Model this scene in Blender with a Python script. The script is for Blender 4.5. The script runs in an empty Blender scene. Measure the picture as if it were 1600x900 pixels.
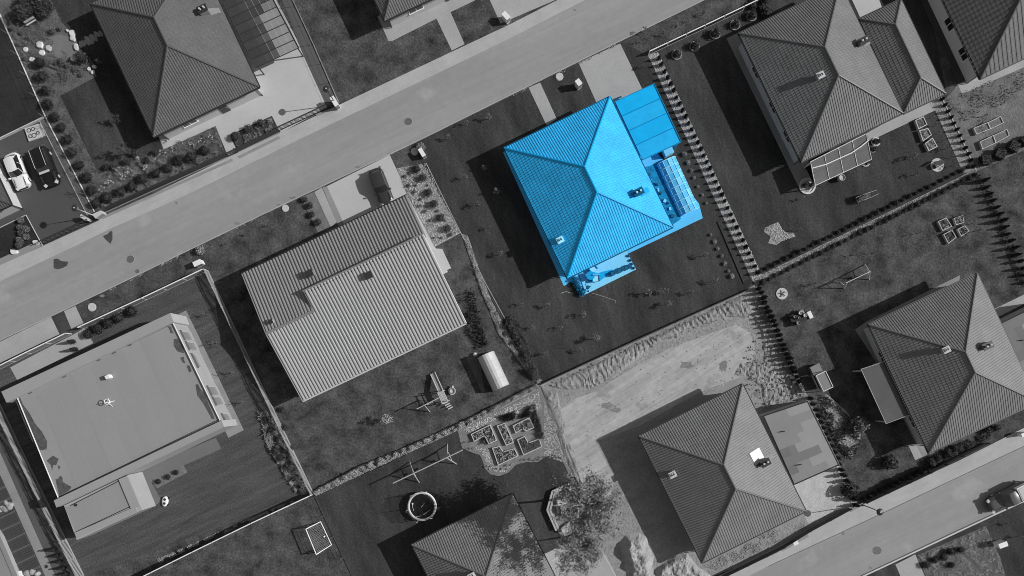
import bpy, bmesh, math, random
from math import radians, sin, cos, tan, atan2, pi, sqrt, hypot, floor
from mathutils import Vector, Matrix, noise
from mathutils.geometry import tessellate_polygon
random.seed(7)
R = random.Random(11)
SC = bpy.context.scene
COL = SC.collection

# ------------------------------------------------------------------ camera, sky, sun, exposure
S = 0.075            # metres per photo pixel on the ground
H = 85.0             # camera height
NPX, NPY = 828.0, 610.0   # the photo pixel straight below the camera
NX, NY = (NPX - 800) * S, (450 - NPY) * S
cam = bpy.data.cameras.new("camera"); camo = bpy.data.objects.new("camera", cam); COL.objects.link(camo)
camo.location = (NX, NY, H)
cam.sensor_width = 36; cam.lens = 36 * H / (1600 * S)
cam.shift_x = -NX / (1600 * S); cam.shift_y = -NY / (1600 * S)
cam.clip_start = 1; cam.clip_end = 2000
SC.camera = camo
SUN_EL = radians(34); SUN_AZ = atan2(12, 85)      # azimuth of the sun from +x
w = bpy.data.worlds.new("World"); SC.world = w; w.use_nodes = True
nt = w.node_tree; nt.nodes.clear()
sky = nt.nodes.new('ShaderNodeTexSky'); sky.sky_type = 'NISHITA'; sky.sun_disc = False
sky.sun_elevation = SUN_EL; sky.sun_rotation = pi / 2 - SUN_AZ
bw = nt.nodes.new('ShaderNodeRGBToBW'); bg = nt.nodes.new('ShaderNodeBackground'); ow = nt.nodes.new('ShaderNodeOutputWorld')
bg.inputs[1].default_value = 0.095
nt.links.new(sky.outputs[0], bw.inputs[0]); nt.links.new(bw.outputs[0], bg.inputs[0]); nt.links.new(bg.outputs[0], ow.inputs[0])
sl = bpy.data.lights.new("sun", 'SUN'); sl.energy = 3.85; sl.angle = radians(0.5); sl.color = (1, 1, 1)
so = bpy.data.objects.new("sun", sl); COL.objects.link(so)
sd = Vector((cos(SUN_EL) * cos(SUN_AZ), cos(SUN_EL) * sin(SUN_AZ), sin(SUN_EL)))
so.rotation_euler = sd.to_track_quat('Z', 'Y').to_euler(); so.location = sd * 100
SC.view_settings.view_transform = 'Standard'; SC.view_settings.look = 'None'
SC.view_settings.exposure = 0.0; SC.view_settings.gamma = 1
SC.render.engine = 'CYCLES'; SC.cycles.filter_width = 0.9

def G(px, py, z=0.0):
    """point at height z seen at photo pixel (px, py)"""
    k = (H - z) / H
    return Vector((NX + ((px - 800) * S - NX) * k, NY + ((450 - py) * S - NY) * k, z))
TH = atan2(.478, 1)          # direction of the street

# ------------------------------------------------------------------ materials
MATS = {}
def grey(v): return (v, v, v, 1)
def azure(v):
    """blue house paint: dark -> azure -> pale"""
    a = (0.0, 0.44, 0.89)
    if v < .5: t = v / .5; return (a[0] * t, a[1] * t, a[2] * t, 1)
    t = (v - .5) / .5
    return (a[0] + (.5 - a[0]) * t, a[1] + (.93 - a[1]) * t, a[2] + (1 - a[2]) * t, 1)
def mat(name, v, rough=.9, n1=None, n2=None, bump=None, blue=False, spec=.3, stretch=None, metal=0, per=0, alpha=1, stain=None, streak=None):
    """n1, n2 = (scale, amount) noises; per = random per object; stretch=(angle,sx,sy); stain=(scale,threshold,value)"""
    if name in MATS: return MATS[name]
    m = bpy.data.materials.new(name); m.use_nodes = True; MATS[name] = m
    t = m.node_tree; N = t.nodes; L = t.links
    b = N['Principled BSDF']; b.inputs['Roughness'].default_value = rough
    b.inputs['Specular IOR Level'].default_value = spec; b.inputs['Metallic'].default_value = metal
    tc = N.new('ShaderNodeTexCoord'); src = tc.outputs['Object']
    if stretch:
        r = N.new('ShaderNodeMapping'); r.vector_type = 'TEXTURE'; r.inputs['Rotation'].default_value = (0, 0, stretch[0])
        r.inputs['Scale'].default_value = (stretch[1], stretch[2], 1); L.new(src, r.inputs[0]); strv = r.outputs[0]
    else: strv = src
    def noi(vec, sc, det=3, ro=.6):
        n = N.new('ShaderNodeTexNoise'); n.inputs['Scale'].default_value = sc; n.inputs['Detail'].default_value = det
        n.inputs['Roughness'].default_value = ro; L.new(vec, n.inputs['Vector']); return n.outputs['Fac']
    def mth(op, a, b2):
        q = N.new('ShaderNodeMath'); q.operation = op
        for i, x in enumerate((a, b2)):
            if isinstance(x, (int, float)): q.inputs[i].default_value = x
            else: L.new(x, q.inputs[i])
        return q.outputs[0]
    f = 1.0
    first = None
    for k, n in enumerate((n1, n2)):
        if not n: continue
        o = noi(strv if k == 0 else src, n[0], 5 if k == 0 else 3)
        if k == 1 or first is None: first = o
        o = mth('MULTIPLY_ADD', mth('SUBTRACT', o, .5), n[1] * 4)
        o.node.inputs[2].default_value = 1.0
        f = o if isinstance(f, float) else mth('MULTIPLY', f, o)
    if streak:     # (angle, length, width, amount): long thin marks, as of tyres or rakes
        r2 = N.new('ShaderNodeMapping'); r2.vector_type = 'TEXTURE'; r2.inputs['Rotation'].default_value = (0, 0, streak[0])
        r2.inputs['Scale'].default_value = (streak[1], streak[2], 1); L.new(src, r2.inputs[0])
        o = mth('MULTIPLY_ADD', mth('SUBTRACT', noi(r2.outputs[0], 1.0, 4, .65), .5), streak[3] * 4); o.node.inputs[2].default_value = 1.0
        f = o if isinstance(f, float) else mth('MULTIPLY', f, o)
    if per:
        oi = N.new('ShaderNodeObjectInfo'); o = mth('MULTIPLY_ADD', mth('SUBTRACT', oi.outputs['Random'], .5), per * 2)
        o.node.inputs[2].default_value = 1.0
        f = o if isinstance(f, float) else mth('MULTIPLY', f, o)
    c = azure(v) if blue else grey(v)
    if isinstance(f, float): b.inputs['Base Color'].default_value = c
    else:
        f = mth('MAXIMUM', f, .25)
        mx = N.new('ShaderNodeVectorMath'); mx.operation = 'SCALE'; mx.inputs[0].default_value = c[:3]; L.new(f, mx.inputs['Scale'])
        outc = mx.outputs[0]
        if stain:
            s = noi(src, stain[0], 4); rp = N.new('ShaderNodeMapRange'); rp.inputs[1].default_value = stain[1]; rp.inputs[2].default_value = stain[1] + .09
            L.new(s, rp.inputs[0]); mi = N.new('ShaderNodeMix'); mi.data_type = 'RGBA'
            L.new(rp.outputs[0], mi.inputs[0]); L.new(outc, mi.inputs[6]); mi.inputs[7].default_value = azure(stain[2]) if blue else grey(stain[2])
            outc = mi.outputs[2]
        L.new(outc, b.inputs['Base Color'])
    if bump and first is not None:
        bp = N.new('ShaderNodeBump'); bp.inputs['Strength'].default_value = 1; bp.inputs['Distance'].default_value = bump
        L.new(first, bp.inputs['Height']); L.new(bp.outputs[0], b.inputs['Normal'])
    if alpha < 1:
        b.inputs['Alpha'].default_value = alpha
    return m
def foliage(name, v, per=.25):
    return mat(name, v, .7, n1=(2.5, .45), n2=(14, .3), per=per, spec=.25)

# ------------------------------------------------------------------ mesh builder
class MB:
    def __init__(s): s.v = []; s.f = []; s.m = []
    def add(s, vs, fs, m=0):
        o = len(s.v); s.v += [tuple(x) for x in vs]; s.f += [tuple(i + o for i in f) for f in fs]; s.m += [m] * len(fs); return s
    def box(s, c, sz, rz=0, m=0):
        x, y, z = (a / 2 for a in sz); ca, sa = cos(rz), sin(rz); vs = []
        for k in (-z, z):
            for i, j in ((-x, -y), (x, -y), (x, y), (-x, y)): vs.append((c[0] + i * ca - j * sa, c[1] + i * sa + j * ca, c[2] + k))
        return s.add(vs, [(3, 2, 1, 0), (4, 5, 6, 7), (0, 1, 5, 4), (1, 2, 6, 5), (2, 3, 7, 6), (3, 0, 4, 7)], m)
    def prism(s, pts, z0, z1, m=0, bevel=0):
        pts = ccw(pts); n = len(pts)
        vs = [(p[0], p[1], z0) for p in pts] + [(p[0], p[1], z1) for p in pts]
        return s.add(vs, ([tuple(range(n - 1, -1, -1)), tuple(range(n, 2 * n))] if n < 7 else [t[::-1] for t in tess(pts)] + [tuple(i + n for i in t) for t in tess(pts)]) + [(i, (i + 1) % n, n + (i + 1) % n, n + i) for i in range(n)], m)
    def poly(s, pts, m=0): return s.add(pts, [tuple(range(len(pts)))], m)
    def tube(s, pts, r, n=6, m=0, r2=None):
        pts = [Vector(p) for p in pts]; rings = []
        for i, p in enumerate(pts):
            d = (pts[min(i + 1, len(pts) - 1)] - pts[max(i - 1, 0)])
            d = d.normalized() if d.length > 1e-9 else Vector((0, 0, 1))
            a = d.cross(Vector((0, 0, 1)))
            if a.length < .05: a = d.cross(Vector((1, 0, 0)))
            a.normalize(); b = d.cross(a)
            rr = r if r2 is None else r + (r2 - r) * i / (len(pts) - 1)
            rings.append([p + (a * cos(2 * pi * k / n) + b * sin(2 * pi * k / n)) * rr for k in range(n)])
        vs = [v for rg in rings for v in rg]; fs = []
        for i in range(len(pts) - 1):
            for k in range(n): fs.append((i * n + k, i * n + (k + 1) % n, (i + 1) * n + (k + 1) % n, (i + 1) * n + k))
        fs += [tuple(range(n - 1, -1, -1)), tuple(range((len(pts) - 1) * n, len(pts) * n))]
        return s.add(vs, fs, m)
    def cyl(s, c, r, h, n=16, m=0, r2=None):
        return s.lathe(c, [(0, 0), (r, 0), (r if r2 is None else r2, h), (0, h)], n, m)
    def lathe(s, c, prof, n=16, m=0):
        vs = []; fs = []
        for (r, z) in prof:
            for k in range(n): vs.append((c[0] + r * cos(2 * pi * k / n), c[1] + r * sin(2 * pi * k / n), c[2] + z))
        for i in range(len(prof) - 1):
            for k in range(n):
                fs.append((i * n + k, i * n + (k + 1) % n, (i + 1) * n + (k + 1) % n, (i + 1) * n + k))
        return s.add(vs, fs, m)
    def ring(s, c, r, t, n=28, m=0):
        return s.tube([(c[0] + r * cos(2 * pi * k / n), c[1] + r * sin(2 * pi * k / n), c[2]) for k in range(n + 1)], t, 6, m)
    def ball(s, c, r, sub=1, jit=0, rnd=R, sc=(1, 1, 1), m=0):
        bm = bmesh.new(); bmesh.ops.create_icosphere(bm, subdivisions=sub, radius=r)
        vs = [Vector((v.co.x * sc[0], v.co.y * sc[1], v.co.z * sc[2])) * (1 + rnd.uniform(-jit, jit)) + Vector(c) for v in bm.verts]
        fs = [tuple(v.index for v in f.verts) for f in bm.faces]; bm.free()
        return s.add(vs, fs, m)
    def mesh(s, name, mats, smooth=False, off=None, rz=0):
        me = bpy.data.meshes.new(name)
        vs = s.v
        if off is not None:
            ca, sa = cos(-rz), sin(-rz)
            vs = [((x - off[0]) * ca - (y - off[1]) * sa, (x - off[0]) * sa + (y - off[1]) * ca, z - off[2]) for x, y, z in vs]
        me.from_pydata(vs, [], s.f)
        for q in (mats if isinstance(mats, (list, tuple)) else [mats]): me.materials.append(q)
        if any(s.m): me.polygons.foreach_set('material_index', s.m)
        if smooth: me.polygons.foreach_set('use_smooth', [True] * len(me.polygons))
        me.update(); return me
    def build(s, name, mats, parent=None, world=False, smooth=False, origin=None):
        """origin: world point for a top-level mesh; world=True: vertices are in world space, moved into the parent's frame"""
        if parent is not None and world:
            r = parent
            while r.parent: r = r.parent
            me = s.mesh(name, mats, smooth, r.location, r.rotation_euler.z)
        elif origin is not None: me = s.mesh(name, mats, smooth, origin)
        else: me = s.mesh(name, mats, smooth)
        o = bpy.data.objects.new(name, me); COL.objects.link(o)
        if parent is not None: o.parent = parent
        elif origin is not None: o.location = origin
        return o
def area(p): return sum(p[i][0] * p[(i + 1) % len(p)][1] - p[(i + 1) % len(p)][0] * p[i][1] for i in range(len(p))) / 2
def ccw(p):
    p = list(p); return p if area(p) > 0 else p[::-1]
def tag(o, label, cat, group=None):
    o['label'] = label; o['category'] = cat
    if group: o['group'] = group
    return o
def thing(name, label, cat, loc, rz=0, group=None):
    o = bpy.data.objects.new(name, None); COL.objects.link(o); o.location = loc; o.rotation_euler = (0, 0, rz)
    o.empty_display_size = .3
    return tag(o, label, cat, group)
def link(name, me, parent=None, loc=(0, 0, 0), rz=0, sc=None):
    o = bpy.data.objects.new(name, me); COL.objects.link(o); o.location = loc; o.rotation_euler = (0, 0, rz)
    if parent is not None: o.parent = parent
    if sc: o.scale = (sc, sc, sc) if isinstance(sc, (int, float)) else sc
    return o
def dup(root, loc, rz, label=None, group=None, sc=None):
    r = root.copy(); COL.objects.link(r); r.location = loc; r.rotation_euler = (0, 0, rz)
    if sc: r.scale = (sc, sc, sc)
    if label: r['label'] = label
    if group: r['group'] = group
    for ch in list(root.children):
        c = ch.copy(); COL.objects.link(c); c.parent = r
        for g in list(ch.children):
            d = g.copy(); COL.objects.link(d); d.parent = c
    return r
def mid(pts): return Vector((sum(p[0] for p in pts) / len(pts), sum(p[1] for p in pts) / len(pts), 0))

# ------------------------------------------------------------------ palette
asphalt = mat('asphalt', .285, .9, n1=(.22, .13), n2=(1.1, .05), bump=.01, stretch=(TH, 5, 1), stain=(.16, .60, .335), streak=(TH, 14, .45, .07))
walkway = mat('pale_concrete_walk', .40, .9, n1=(.5, .10), n2=(9, .07), bump=.01, streak=(TH, 3, .5, .07))
concrete = mat('concrete_drive', .46, .9, n1=(.3, .07), n2=(4, .05), bump=.008)
concrete_d = mat('weathered_concrete', .26, .9, n1=(.4, .12), n2=(6, .1), bump=.01)
conc_mid = mat('mid_concrete', .36, .9, n1=(.4, .10), n2=(5, .08), bump=.01)
lawn = mat('lawn_dense', .049, .95, streak=(TH + 1.2, 5, .7, .2), n1=(.30, .55), n2=(4, .3), bump=.05, spec=.1, stretch=(TH, 1, 3))
lawn_m = mat('lawn_patchy', .072, .95, n1=(.5, .75), n2=(4, .34), bump=.06, spec=.1)
lawn_l = mat('lawn_mown', .08, .95, streak=(TH, 9, .35, .14), n1=(.9, .34), n2=(5, .3), bump=.05, spec=.1, stretch=(TH, 5, .7))
lawn_dk = mat('lawn_dark', .031, .95, n1=(.3, .34), n2=(4, .25), bump=.04, spec=.1)
darkpave = mat('dark_paving', .075, .85, n1=(.4, .08), n2=(6, .08), bump=.006)
garden = mat('garden_soil_grass', .12, .95, n1=(.8, .30), n2=(5, .3), bump=.08, spec=.1)
bedsoil = mat('bed_soil', .055, .95, n1=(1.2, .3), n2=(8, .3), bump=.08)
gravel = mat('pale_gravel', .30, .95, n1=(2.5, .18), n2=(14, .3), bump=.06)
gravel_d = mat('grey_gravel', .17, .95, n1=(1.5, .25), n2=(11, .3), bump=.06)
sandm = mat('sand', .17, .95, n1=(.8, .12), n2=(10, .08), bump=.02)
soil = mat('bare_soil', .27, .95, n1=(.5, .20), n2=(3.5, .22), bump=.10, stretch=(TH + .1, 1.6, .7), stain=(.3, .62, .17))
white = mat('white_paint', .75, .5, n2=(3, .04))
pale = mat('pale_render', .5, .8, n1=(.6, .06), n2=(5, .04))
render_g = mat('grey_render', .33, .85, n1=(.6, .08), n2=(5, .05))
dark = mat('dark_metal', .03, .45, n2=(4, .1), spec=.5)
black = mat('black_plastic', .015, .5, n2=(4, .1))
midm = mat('grey_metal', .2, .4, n2=(4, .1), spec=.5)
light_m = mat('light_metal', .5, .4, n2=(4, .06), spec=.5)
timber = mat('weathered_timber', .40, .8, n1=(3, .15), n2=(12, .1))
timber_d = mat('dark_timber', .08, .8, n1=(3, .15), n2=(12, .1))
glass_d = mat('dark_glass', .02, .08, spec=.9, n2=(1, .02))
stonew = mat('white_stone', .6, .8, n1=(2, .12), n2=(8, .1), bump=.03, per=.15)
stoneg = mat('grey_stone', .3, .85, n1=(2, .15), n2=(8, .1), bump=.03, per=.3)
bark = mat('bark', .13, .9, n1=(4, .2), n2=(12, .2), bump=.02)
fol_d = foliage('foliage_dark', .028); fol_m = foliage('foliage_mid', .06); fol_l = foliage('foliage_light', .16); fol_p = foliage('foliage_pale_grass', .32)
blossom = mat('white_blossom', .75, .7, n2=(10, .1))

# ------------------------------------------------------------------ ground sheets, each about 4 mm above the one below
GS = []
def tess(pts):
    fs = []
    for t in tessellate_polygon([[Vector((p[0], p[1], 0)) for p in pts]]):
        t = tuple(t)
        if area([pts[i] for i in t]) < 0: t = t[::-1]
        fs.append(t)
    return fs
def inside(x, y, pts):
    r = False; n = len(pts); j = n - 1
    for i in range(n):
        a, b = pts[i], pts[j]
        if (a[1] > y) != (b[1] > y) and x < (b[0] - a[0]) * (y - a[1]) / (b[1] - a[1]) + a[0]: r = not r
        j = i
    return r
def overlap(p, q):
    if any(inside(a[0], a[1], q) for a in p) or any(inside(a[0], a[1], p) for a in q): return True
    for i in range(len(p)):
        a, b = p[i - 1], p[i]
        for j in range(len(q)):
            c, d = q[j - 1], q[j]
            o = lambda u, v, w_: (v[0] - u[0]) * (w_[1] - u[1]) - (v[1] - u[1]) * (w_[0] - u[0])
            if o(a, b, c) * o(a, b, d) < 0 and o(c, d, a) * o(c, d, b) < 0: return True
    return False
def zlevel(pts):
    x0 = min(p[0] for p in pts); x1 = max(p[0] for p in pts); y0 = min(p[1] for p in pts); y1 = max(p[1] for p in pts)
    l = 0
    for (a, b, c, d, q, pp) in GS:
        if q > l and x0 < b and x1 > a and y0 < d and y1 > c and overlap(pts, pp): l = q
    GS.append((x0, x1, y0, y1, l + 1, pts)); return (l + 1) * .004
def sheet(name, m, pxs, kind='structure'):
    z = zlevel(pxs); mb = MB(); pts = ccw([G(a, b, 0) for a, b in pxs])
    mb.add([(p.x, p.y, z) for p in pts], tess(pts))
    ob = mb.build(name, m); ob['kind'] = kind   # object origin stays at the world origin so that textures run on
    return z
def slab(name, m, pxs, h, base=0, kind='structure', mats=None):
    mb = MB(); mb.prism([G(a, b, 0) for a, b in pxs], base, base + h); ob = mb.build(name, m); ob['kind'] = kind; return ob
def strip(name, m, a, b, wpx, h, z0=0, kind='structure'):
    """kerb or edging between two pixels"""
    p, q = G(*a), G(*b); d = (q - p).normalized(); n = Vector((-d.y, d.x, 0)) * wpx * S / 2
    mb = MB(); mb.prism([p + n, q + n, q - n, p - n], z0, z0 + h); ob = mb.build(name, m)
    if kind: ob['kind'] = kind
    return ob
def circ(cx, cy, r, n=20, ry=None):
    ry = ry or r
    return [(cx + r * cos(2 * pi * k / n), cy + ry * sin(2 * pi * k / n)) for k in range(n)]
def blob(cx, cy, r, n=14, j=.2, ry=None, seed=0):
    q = random.Random(seed + int(cx * 7 + cy)); ry = ry or r
    return [(cx + r * (1 + q.uniform(-j, j)) * cos(2 * pi * k / n), cy + ry * (1 + q.uniform(-j, j)) * sin(2 * pi * k / n)) for k in range(n)]

g = MB(); g.poly([(-400, -400, 0), (400, -400, 0), (400, 400, 0), (-400, 400, 0)]); go = g.build('ground', lawn_m); go['kind'] = 'structure'
GROUND = [
 # north of the street
 ('lawn', lawn_dk, [(-160,-160),(-85,-160),(0,22),(72,184),(0,219),(-160,296)]),
 ('parking_court', darkpave, [(-160,296),(0,219),(70,185),(150,337),(66,383),(41,336),(0,356),(-160,432)]),
 ('lawn', lawn_dk, [(-160,434),(0,357),(41,337),(66,384),(0,413),(-160,489)]),
 ('edging_bed', concrete_d, [(-160,480),(0,404),(58,377),(66,384),(0,415),(-160,491)]),
 ('verge', garden, [(62,189),(72,184),(151,335),(139,341)]),
 ('garden', garden, [(-85,-160),(80,-160),(345,-160),(345,243),(357,245),(152,334),(72,184),(0,22)]),
 ('lawn', lawn, [(70,-160),(150,-160),(150,0),(255,214),(205,206),(152,119),(130,97),(120,62),(96,34),(80,0)]),
 ('lawn', lawn, [(94,150),(152,119),(205,206),(252,214),(256,232),(170,266),(154,272),(125,212)]),
 ('sand_circle', sandm, blob(92,76,27,18,.08,22)),
 ('paving', concrete, [(245,205),(256,234),(337,197),(357,246),(372,238),(359,211),(425,181),(438,208),(511,168),(478,95),(463,60),(380,-100),(280,-100)]),
 ('planting_bed', bedsoil, [(359,211),(425,181),(437,205),(371,237)]),
 ('service_strip', mat('dark_strip', .10, .9, n1=(.6, .1), n2=(6, .1)), [(400,-100),(418,-100),(531,160),(511,167),(474,84)]),
 ('lawn', lawn_m, [(420,-100),(1060,-160),(868,0),(800,37),(535,162),(450,-12)]),
 ('path', conc_mid, [(590,26),(607,64),(613,64),(682,29),(706,79),(726,69),(704,19),(760,-8),(800,-60),(700,-60)]),
 ('driveway', conc_mid, [(720,-100),(782,37),(868,0),(1000,-90)]),
 # south of the street
 ('lawn', lawn_m, [(-160,614),(0,537),(310,389),(643,228),(665,255),(720,364),(845,600),(490,771),(325,423),(0,578),(-160,655)]),
 ('lawn', lawn_l, [(-110,631),(0,578),(325,423),(490,771),(131,900),(60,930)]),
 ('driveway', conc_mid, [(-80,572),(0,534),(80,495),(93,522),(0,567),(-80,606)]),
 ('path', conc_mid, [(100,486),(118,478),(131,506),(112,515)]),
 ('lawn', lawn, [(81,495),(99,487),(111,515),(94,523)]),
 ('driveway', conc_mid, [(16,574),(112,524),(132,513),(146,536),(27,594)]),
 ('path', concrete_d, [(268,496),(291,485),(381,672),(357,684)]),
 ('terrace', mat('grey_terrace', .15, .8, n1=(.4, .1), n2=(5, .06)), [(200,742),(337,684),(346,701),(288,727),(236,752),(253,783),(236,793),(225,796)]),
 ('planting_bed', gravel_d, [(236,752),(287,727),(293,738),(246,763)]),
 ('path', conc_mid, [(491,300),(503,293),(526,347),(517,355)]),
 ('driveway', concrete, [(511,291),(609,242),(641,310),(700,425),(600,470),(530,345)]),
 ('path', concrete_d, [(504,293),(511,291),(560,400),(526,347)]),
 ('planting_bed', gravel_d, [(470,309),(490,300),(517,355),(497,363)]),
 ('gravel_bed', gravel, [(620,263),(666,255),(720,364),(679,386),(635,302)]),
 ('paving', concrete, [(677,388),(691,389),(705,419),(694,424)]),
 ('lawn', lawn, [(643,227),(904,98),(969,67),(1012,86),(1176,441),(1165,455),(845,601),(720,364)]),
 ('path', conc_mid, [(826,137),(844,129),(870,186),(854,196)]),
 ('driveway', conc_mid, [(904,98),(969,68),(1003,138),(1010,165),(934,165)]),
 ('planting_bed', garden, [(1012,86),(1029,82),(1080,190),(1192,434),(1176,441),(1060,190)]),
 ('verge', lawn_m, [(969,67),(1200,-50),(1300,-50),(1190,2),(1013,85)]),
 ('lawn', lawn, [(1015,86),(1190,2),(1290,-46),(1440,-60),(1480,155),(1525,268),(1192,434),(1029,82)]),
 ('gravel_bed', gravel, [(1012,86),(1028,82),(1192,433),(1177,441)]),
 ('bark_bed', mat('bark_mulch', .05, .95, n1=(3, .3), n2=(14, .4), bump=.08), [(1121,347),(1127,344),(1170,436),(1160,442)]),
 ('paving', concrete_d, [(1135,60),(1160,48),(1265,255),(1270,285),(1250,297)]),
 ('paving', conc_mid, [(1354,208),(1408,178),(1465,150),(1472,166),(1460,173),(1357,221)]),
 ('driveway', concrete, [(1290,-90),(1345,30),(1378,12),(1340,-90)]),
 ('path', mat('dark_path', .06, .9, n1=(.8, .15), n2=(6, .1)), [(1425,-30),(1436,-30),(1508,126),(1498,132)]),  # the path surface itself is dark
 ('garden', mat('rough_ground', .15, .95, n1=(.6, .35), n2=(4, .2), bump=.08), [(1474,158),(1497,131),(1640,60),(1700,190),(1525,268)]),
 ('path', conc_mid, [(1496,132),(1503,147),(1640,88),(1640,70)]),
 ('gravel_bed', gravel, [(1456,161),(1470,152),(1525,267),(1505,271)]),
 ('lawn', lawn_m, [(1184,445),(1530,272),(1700,190),(1700,620),(1600,668),(1350,787),(1337,800)]),
 ('gravel_bed', gravel, [(1174,437),(1523,265),(1530,272),(1182,446)]),
 ('lawn', lawn, [(490,771),(718,664),(860,600),(905,760),(960,900),(960,960),(560,960)]),
 ('lawn', lawn_m, [(490,771),(131,900),(60,930),(60,1000),(600,1000),(551,900)]),
 ('garden_gravel', mat('vegetable_gravel', .20, .95, n1=(.9, .2), n2=(10, .3), bump=.05), [(712,668),(716,676),(722,700),(735,706),(750,711),(755,722),(757,731),(766,741),(780,744),(795,738),(806,726),(822,722),(840,722),(852,714),(862,710),(874,712),(884,730),(890,745),(905,745),(880,690),(865,665),(845,600)]),
 ('path', concrete_d, [(-60,575),(0,706),(95,912),(76,912),(0,741),(-80,575)]),
 ('service_strip', mat('grey_strip', .09, .9, n1=(.6, .1), n2=(6, .1)), [(-60,560),(0,686),(47,783),(94,885),(100,905),(92,912),(40,797),(0,706)]),
 ('bare_soil', soil, [(845,601),(1165,455),(1180,443),(1345,797),(1150,886),(960,960),(905,760),(865,665)]),
 ('graded_soil', mat('graded_soil', .37, .95, n1=(.55, .2), n2=(1.2, .12), bump=.03, stretch=(TH + .12, 5, .8), stain=(.21, .585, .25), streak=(TH + .12, 7, .22, .2)), [(872,642),(900,622),(930,612),(985,577),(1040,547),(1100,524),(1150,507),(1172,520),(1180,545),(1175,565),(1150,592),(1095,612),(1000,665),(930,690),(960,745),(950,800),(925,800),(900,742),(882,690)]),
 # south street side
 ('verge', mat('strip_grass', .10, .95, n1=(.8, .2), n2=(6, .2), bump=.05), [(1350,900),(1399,881),(1430,866),(1555,803),(1520,840),(1400,920)]),
 ('lawn', lawn, [(1330,960),(1351,900),(1556,803),(1700,736),(1800,960)]),
 ('path', conc_mid, [(1399,882),(1430,866),(1450,912),(1412,912)]),
 ('planting_bed', garden, [(1432,868),(1540,822),(1562,870),(1575,912),(1452,912)]),
 ('paving', conc_mid, [(1419,695),(1443,693),(1450,710),(1430,719)]),
 ('path', conc_mid, [(1553,483),(1640,441),(1640,455),(1558,496)]),
]
for nm, m, p in GROUND: sheet(nm, m, p)
# the streets: one asphalt sheet, a walk 4 cm proud of it with a thin kerb face
RZ = sheet('road', asphalt, [(-160,655-20+0),(-160,517),(0,438),(92,395),(292,303),(600,153),(915,-2),(1120,-104),(1330,-104),(1100,0),(904,96),(643,225),(400,340),(175,449),(0,532),(-160,610)])
slab('sidewalk', walkway, [(-160,491),(0,415),(150,347),(357,246),(535,162),(800,37),(868,2),(1080,-102),(1118,-104),(915,0),(800,59),(600,155),(460,222),(292,305),(175,357),(92,397),(0,440),(-160,519)], RZ + .05)
sheet('road', asphalt, [(1000,985),(1200,883),(1370,804),(1600,695),(1800,602),(1800,690),(1700,735),(1555,802),(1350,899),(1200,970)])
slab('sidewalk', walkway, [(960,980),(1150,886),(1260,831),(1350,787),(1495,721),(1600,668),(1800,577),(1800,603),(1600,696),(1370,805),(1200,884),(1000,986)], RZ + .05)
for a, b in (((-160,609),(0,532)), ((0,532),(175,449)), ((175,449),(400,340)), ((400,340),(643,225)), ((643,225),(904,96)), ((904,96),(1100,0)), ((1100,0),(1300,-92))):
    strip('kerb', conc_mid, a, b, 1.6, RZ + .05)
for a, b in (((1200,970),(1350,899)), ((1350,899),(1555,803)), ((1555,803),(1800,690))):
    strip('kerb', pale, a, b, 2.4, RZ + .10)
damp = mat('asphalt_patch', .06, .8, n1=(1.5, .2), n2=(8, .15)); damp2 = mat('asphalt_patch_pale', .2, .85, n1=(1, .2), n2=(8, .15))
for p in ([(84,405),(90,404),(96,408),(107,409),(105,415),(98,419),(90,421),(84,419)], [(161,369),(168,366),(173,361),(176,362),(176,374),(173,381),(168,377),(164,373)]):
    sheet('road_patch', damp, p)
for c in ((560,261,6,1.5), (457,309,6,1.6), (435,320,4,1.2), (500,291,3,1), (610,240,5,1.5), (160,462,4,2), (276,317,2.5,2), (240,260,1,1), (1317,834,3,2.5), (1360,887,2.5,2), (898,16,3,2), (370,349,5,2.5)):
    sheet('road_patch', damp2, blob(c[0], c[1], c[2], 10, .25, c[3]))
cover = mat('cast_iron', .12, .6, n2=(12, .25), spec=.4)
def manhole(px, py, r, label, m=cover, h=.02, name='manhole_cover', cat='manhole cover', z0=None):
    c = G(px, py); R_ = r * S; t = thing(name, label, cat, (c.x, c.y, .0))
    z = (RZ + .004 if z0 is None else z0)
    b = MB(); b.lathe((0, 0, 0), [(R_ + .05, 0), (R_ + .05, z + .004), (R_, z + .004), (R_, 0)], 24); b.build('rim', conc_mid if m is cover else pale, t)
    b = MB(); b.lathe((0, 0, 0), [(R_ - .01, 0), (R_ - .01, z + h), (R_ * .9, z + h + .004), (R_ * .6, z + h + .004), (R_ * .58, z + h - .002), (.05, z + h - .002), (0.001, z + h + .003)], 24)
    b.build('lid', m, t)
manhole(204, 405, 6, 'round dark manhole cover in the street below the two damp patches')
manhole(638, 190, 6, 'round manhole cover in the middle of the street above the ribbed roof house')
manhole(215, 424, 3.4, 'small round drain cover at the south kerb of the street')
manhole(1371, 860, 6.3, 'round grey manhole cover in the lower right street')
for px, py, r, l in ((144, 480, 6, 'pale round tank lid in the grass strip before the flat roofed house'), (446, 325.5, 5, 'pale round tank lid on the lawn before the ribbed roof house'),
                     (874, 120, 5.6, 'pale round tank lid on the lawn by the blue house driveway'), (648, 237, 5.4, 'pale round tank lid beside a white cabinet at the driveway corner')):
    manhole(px, py, r, l, pale, .05, 'tank_lid', 'tank lid', .05)

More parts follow.
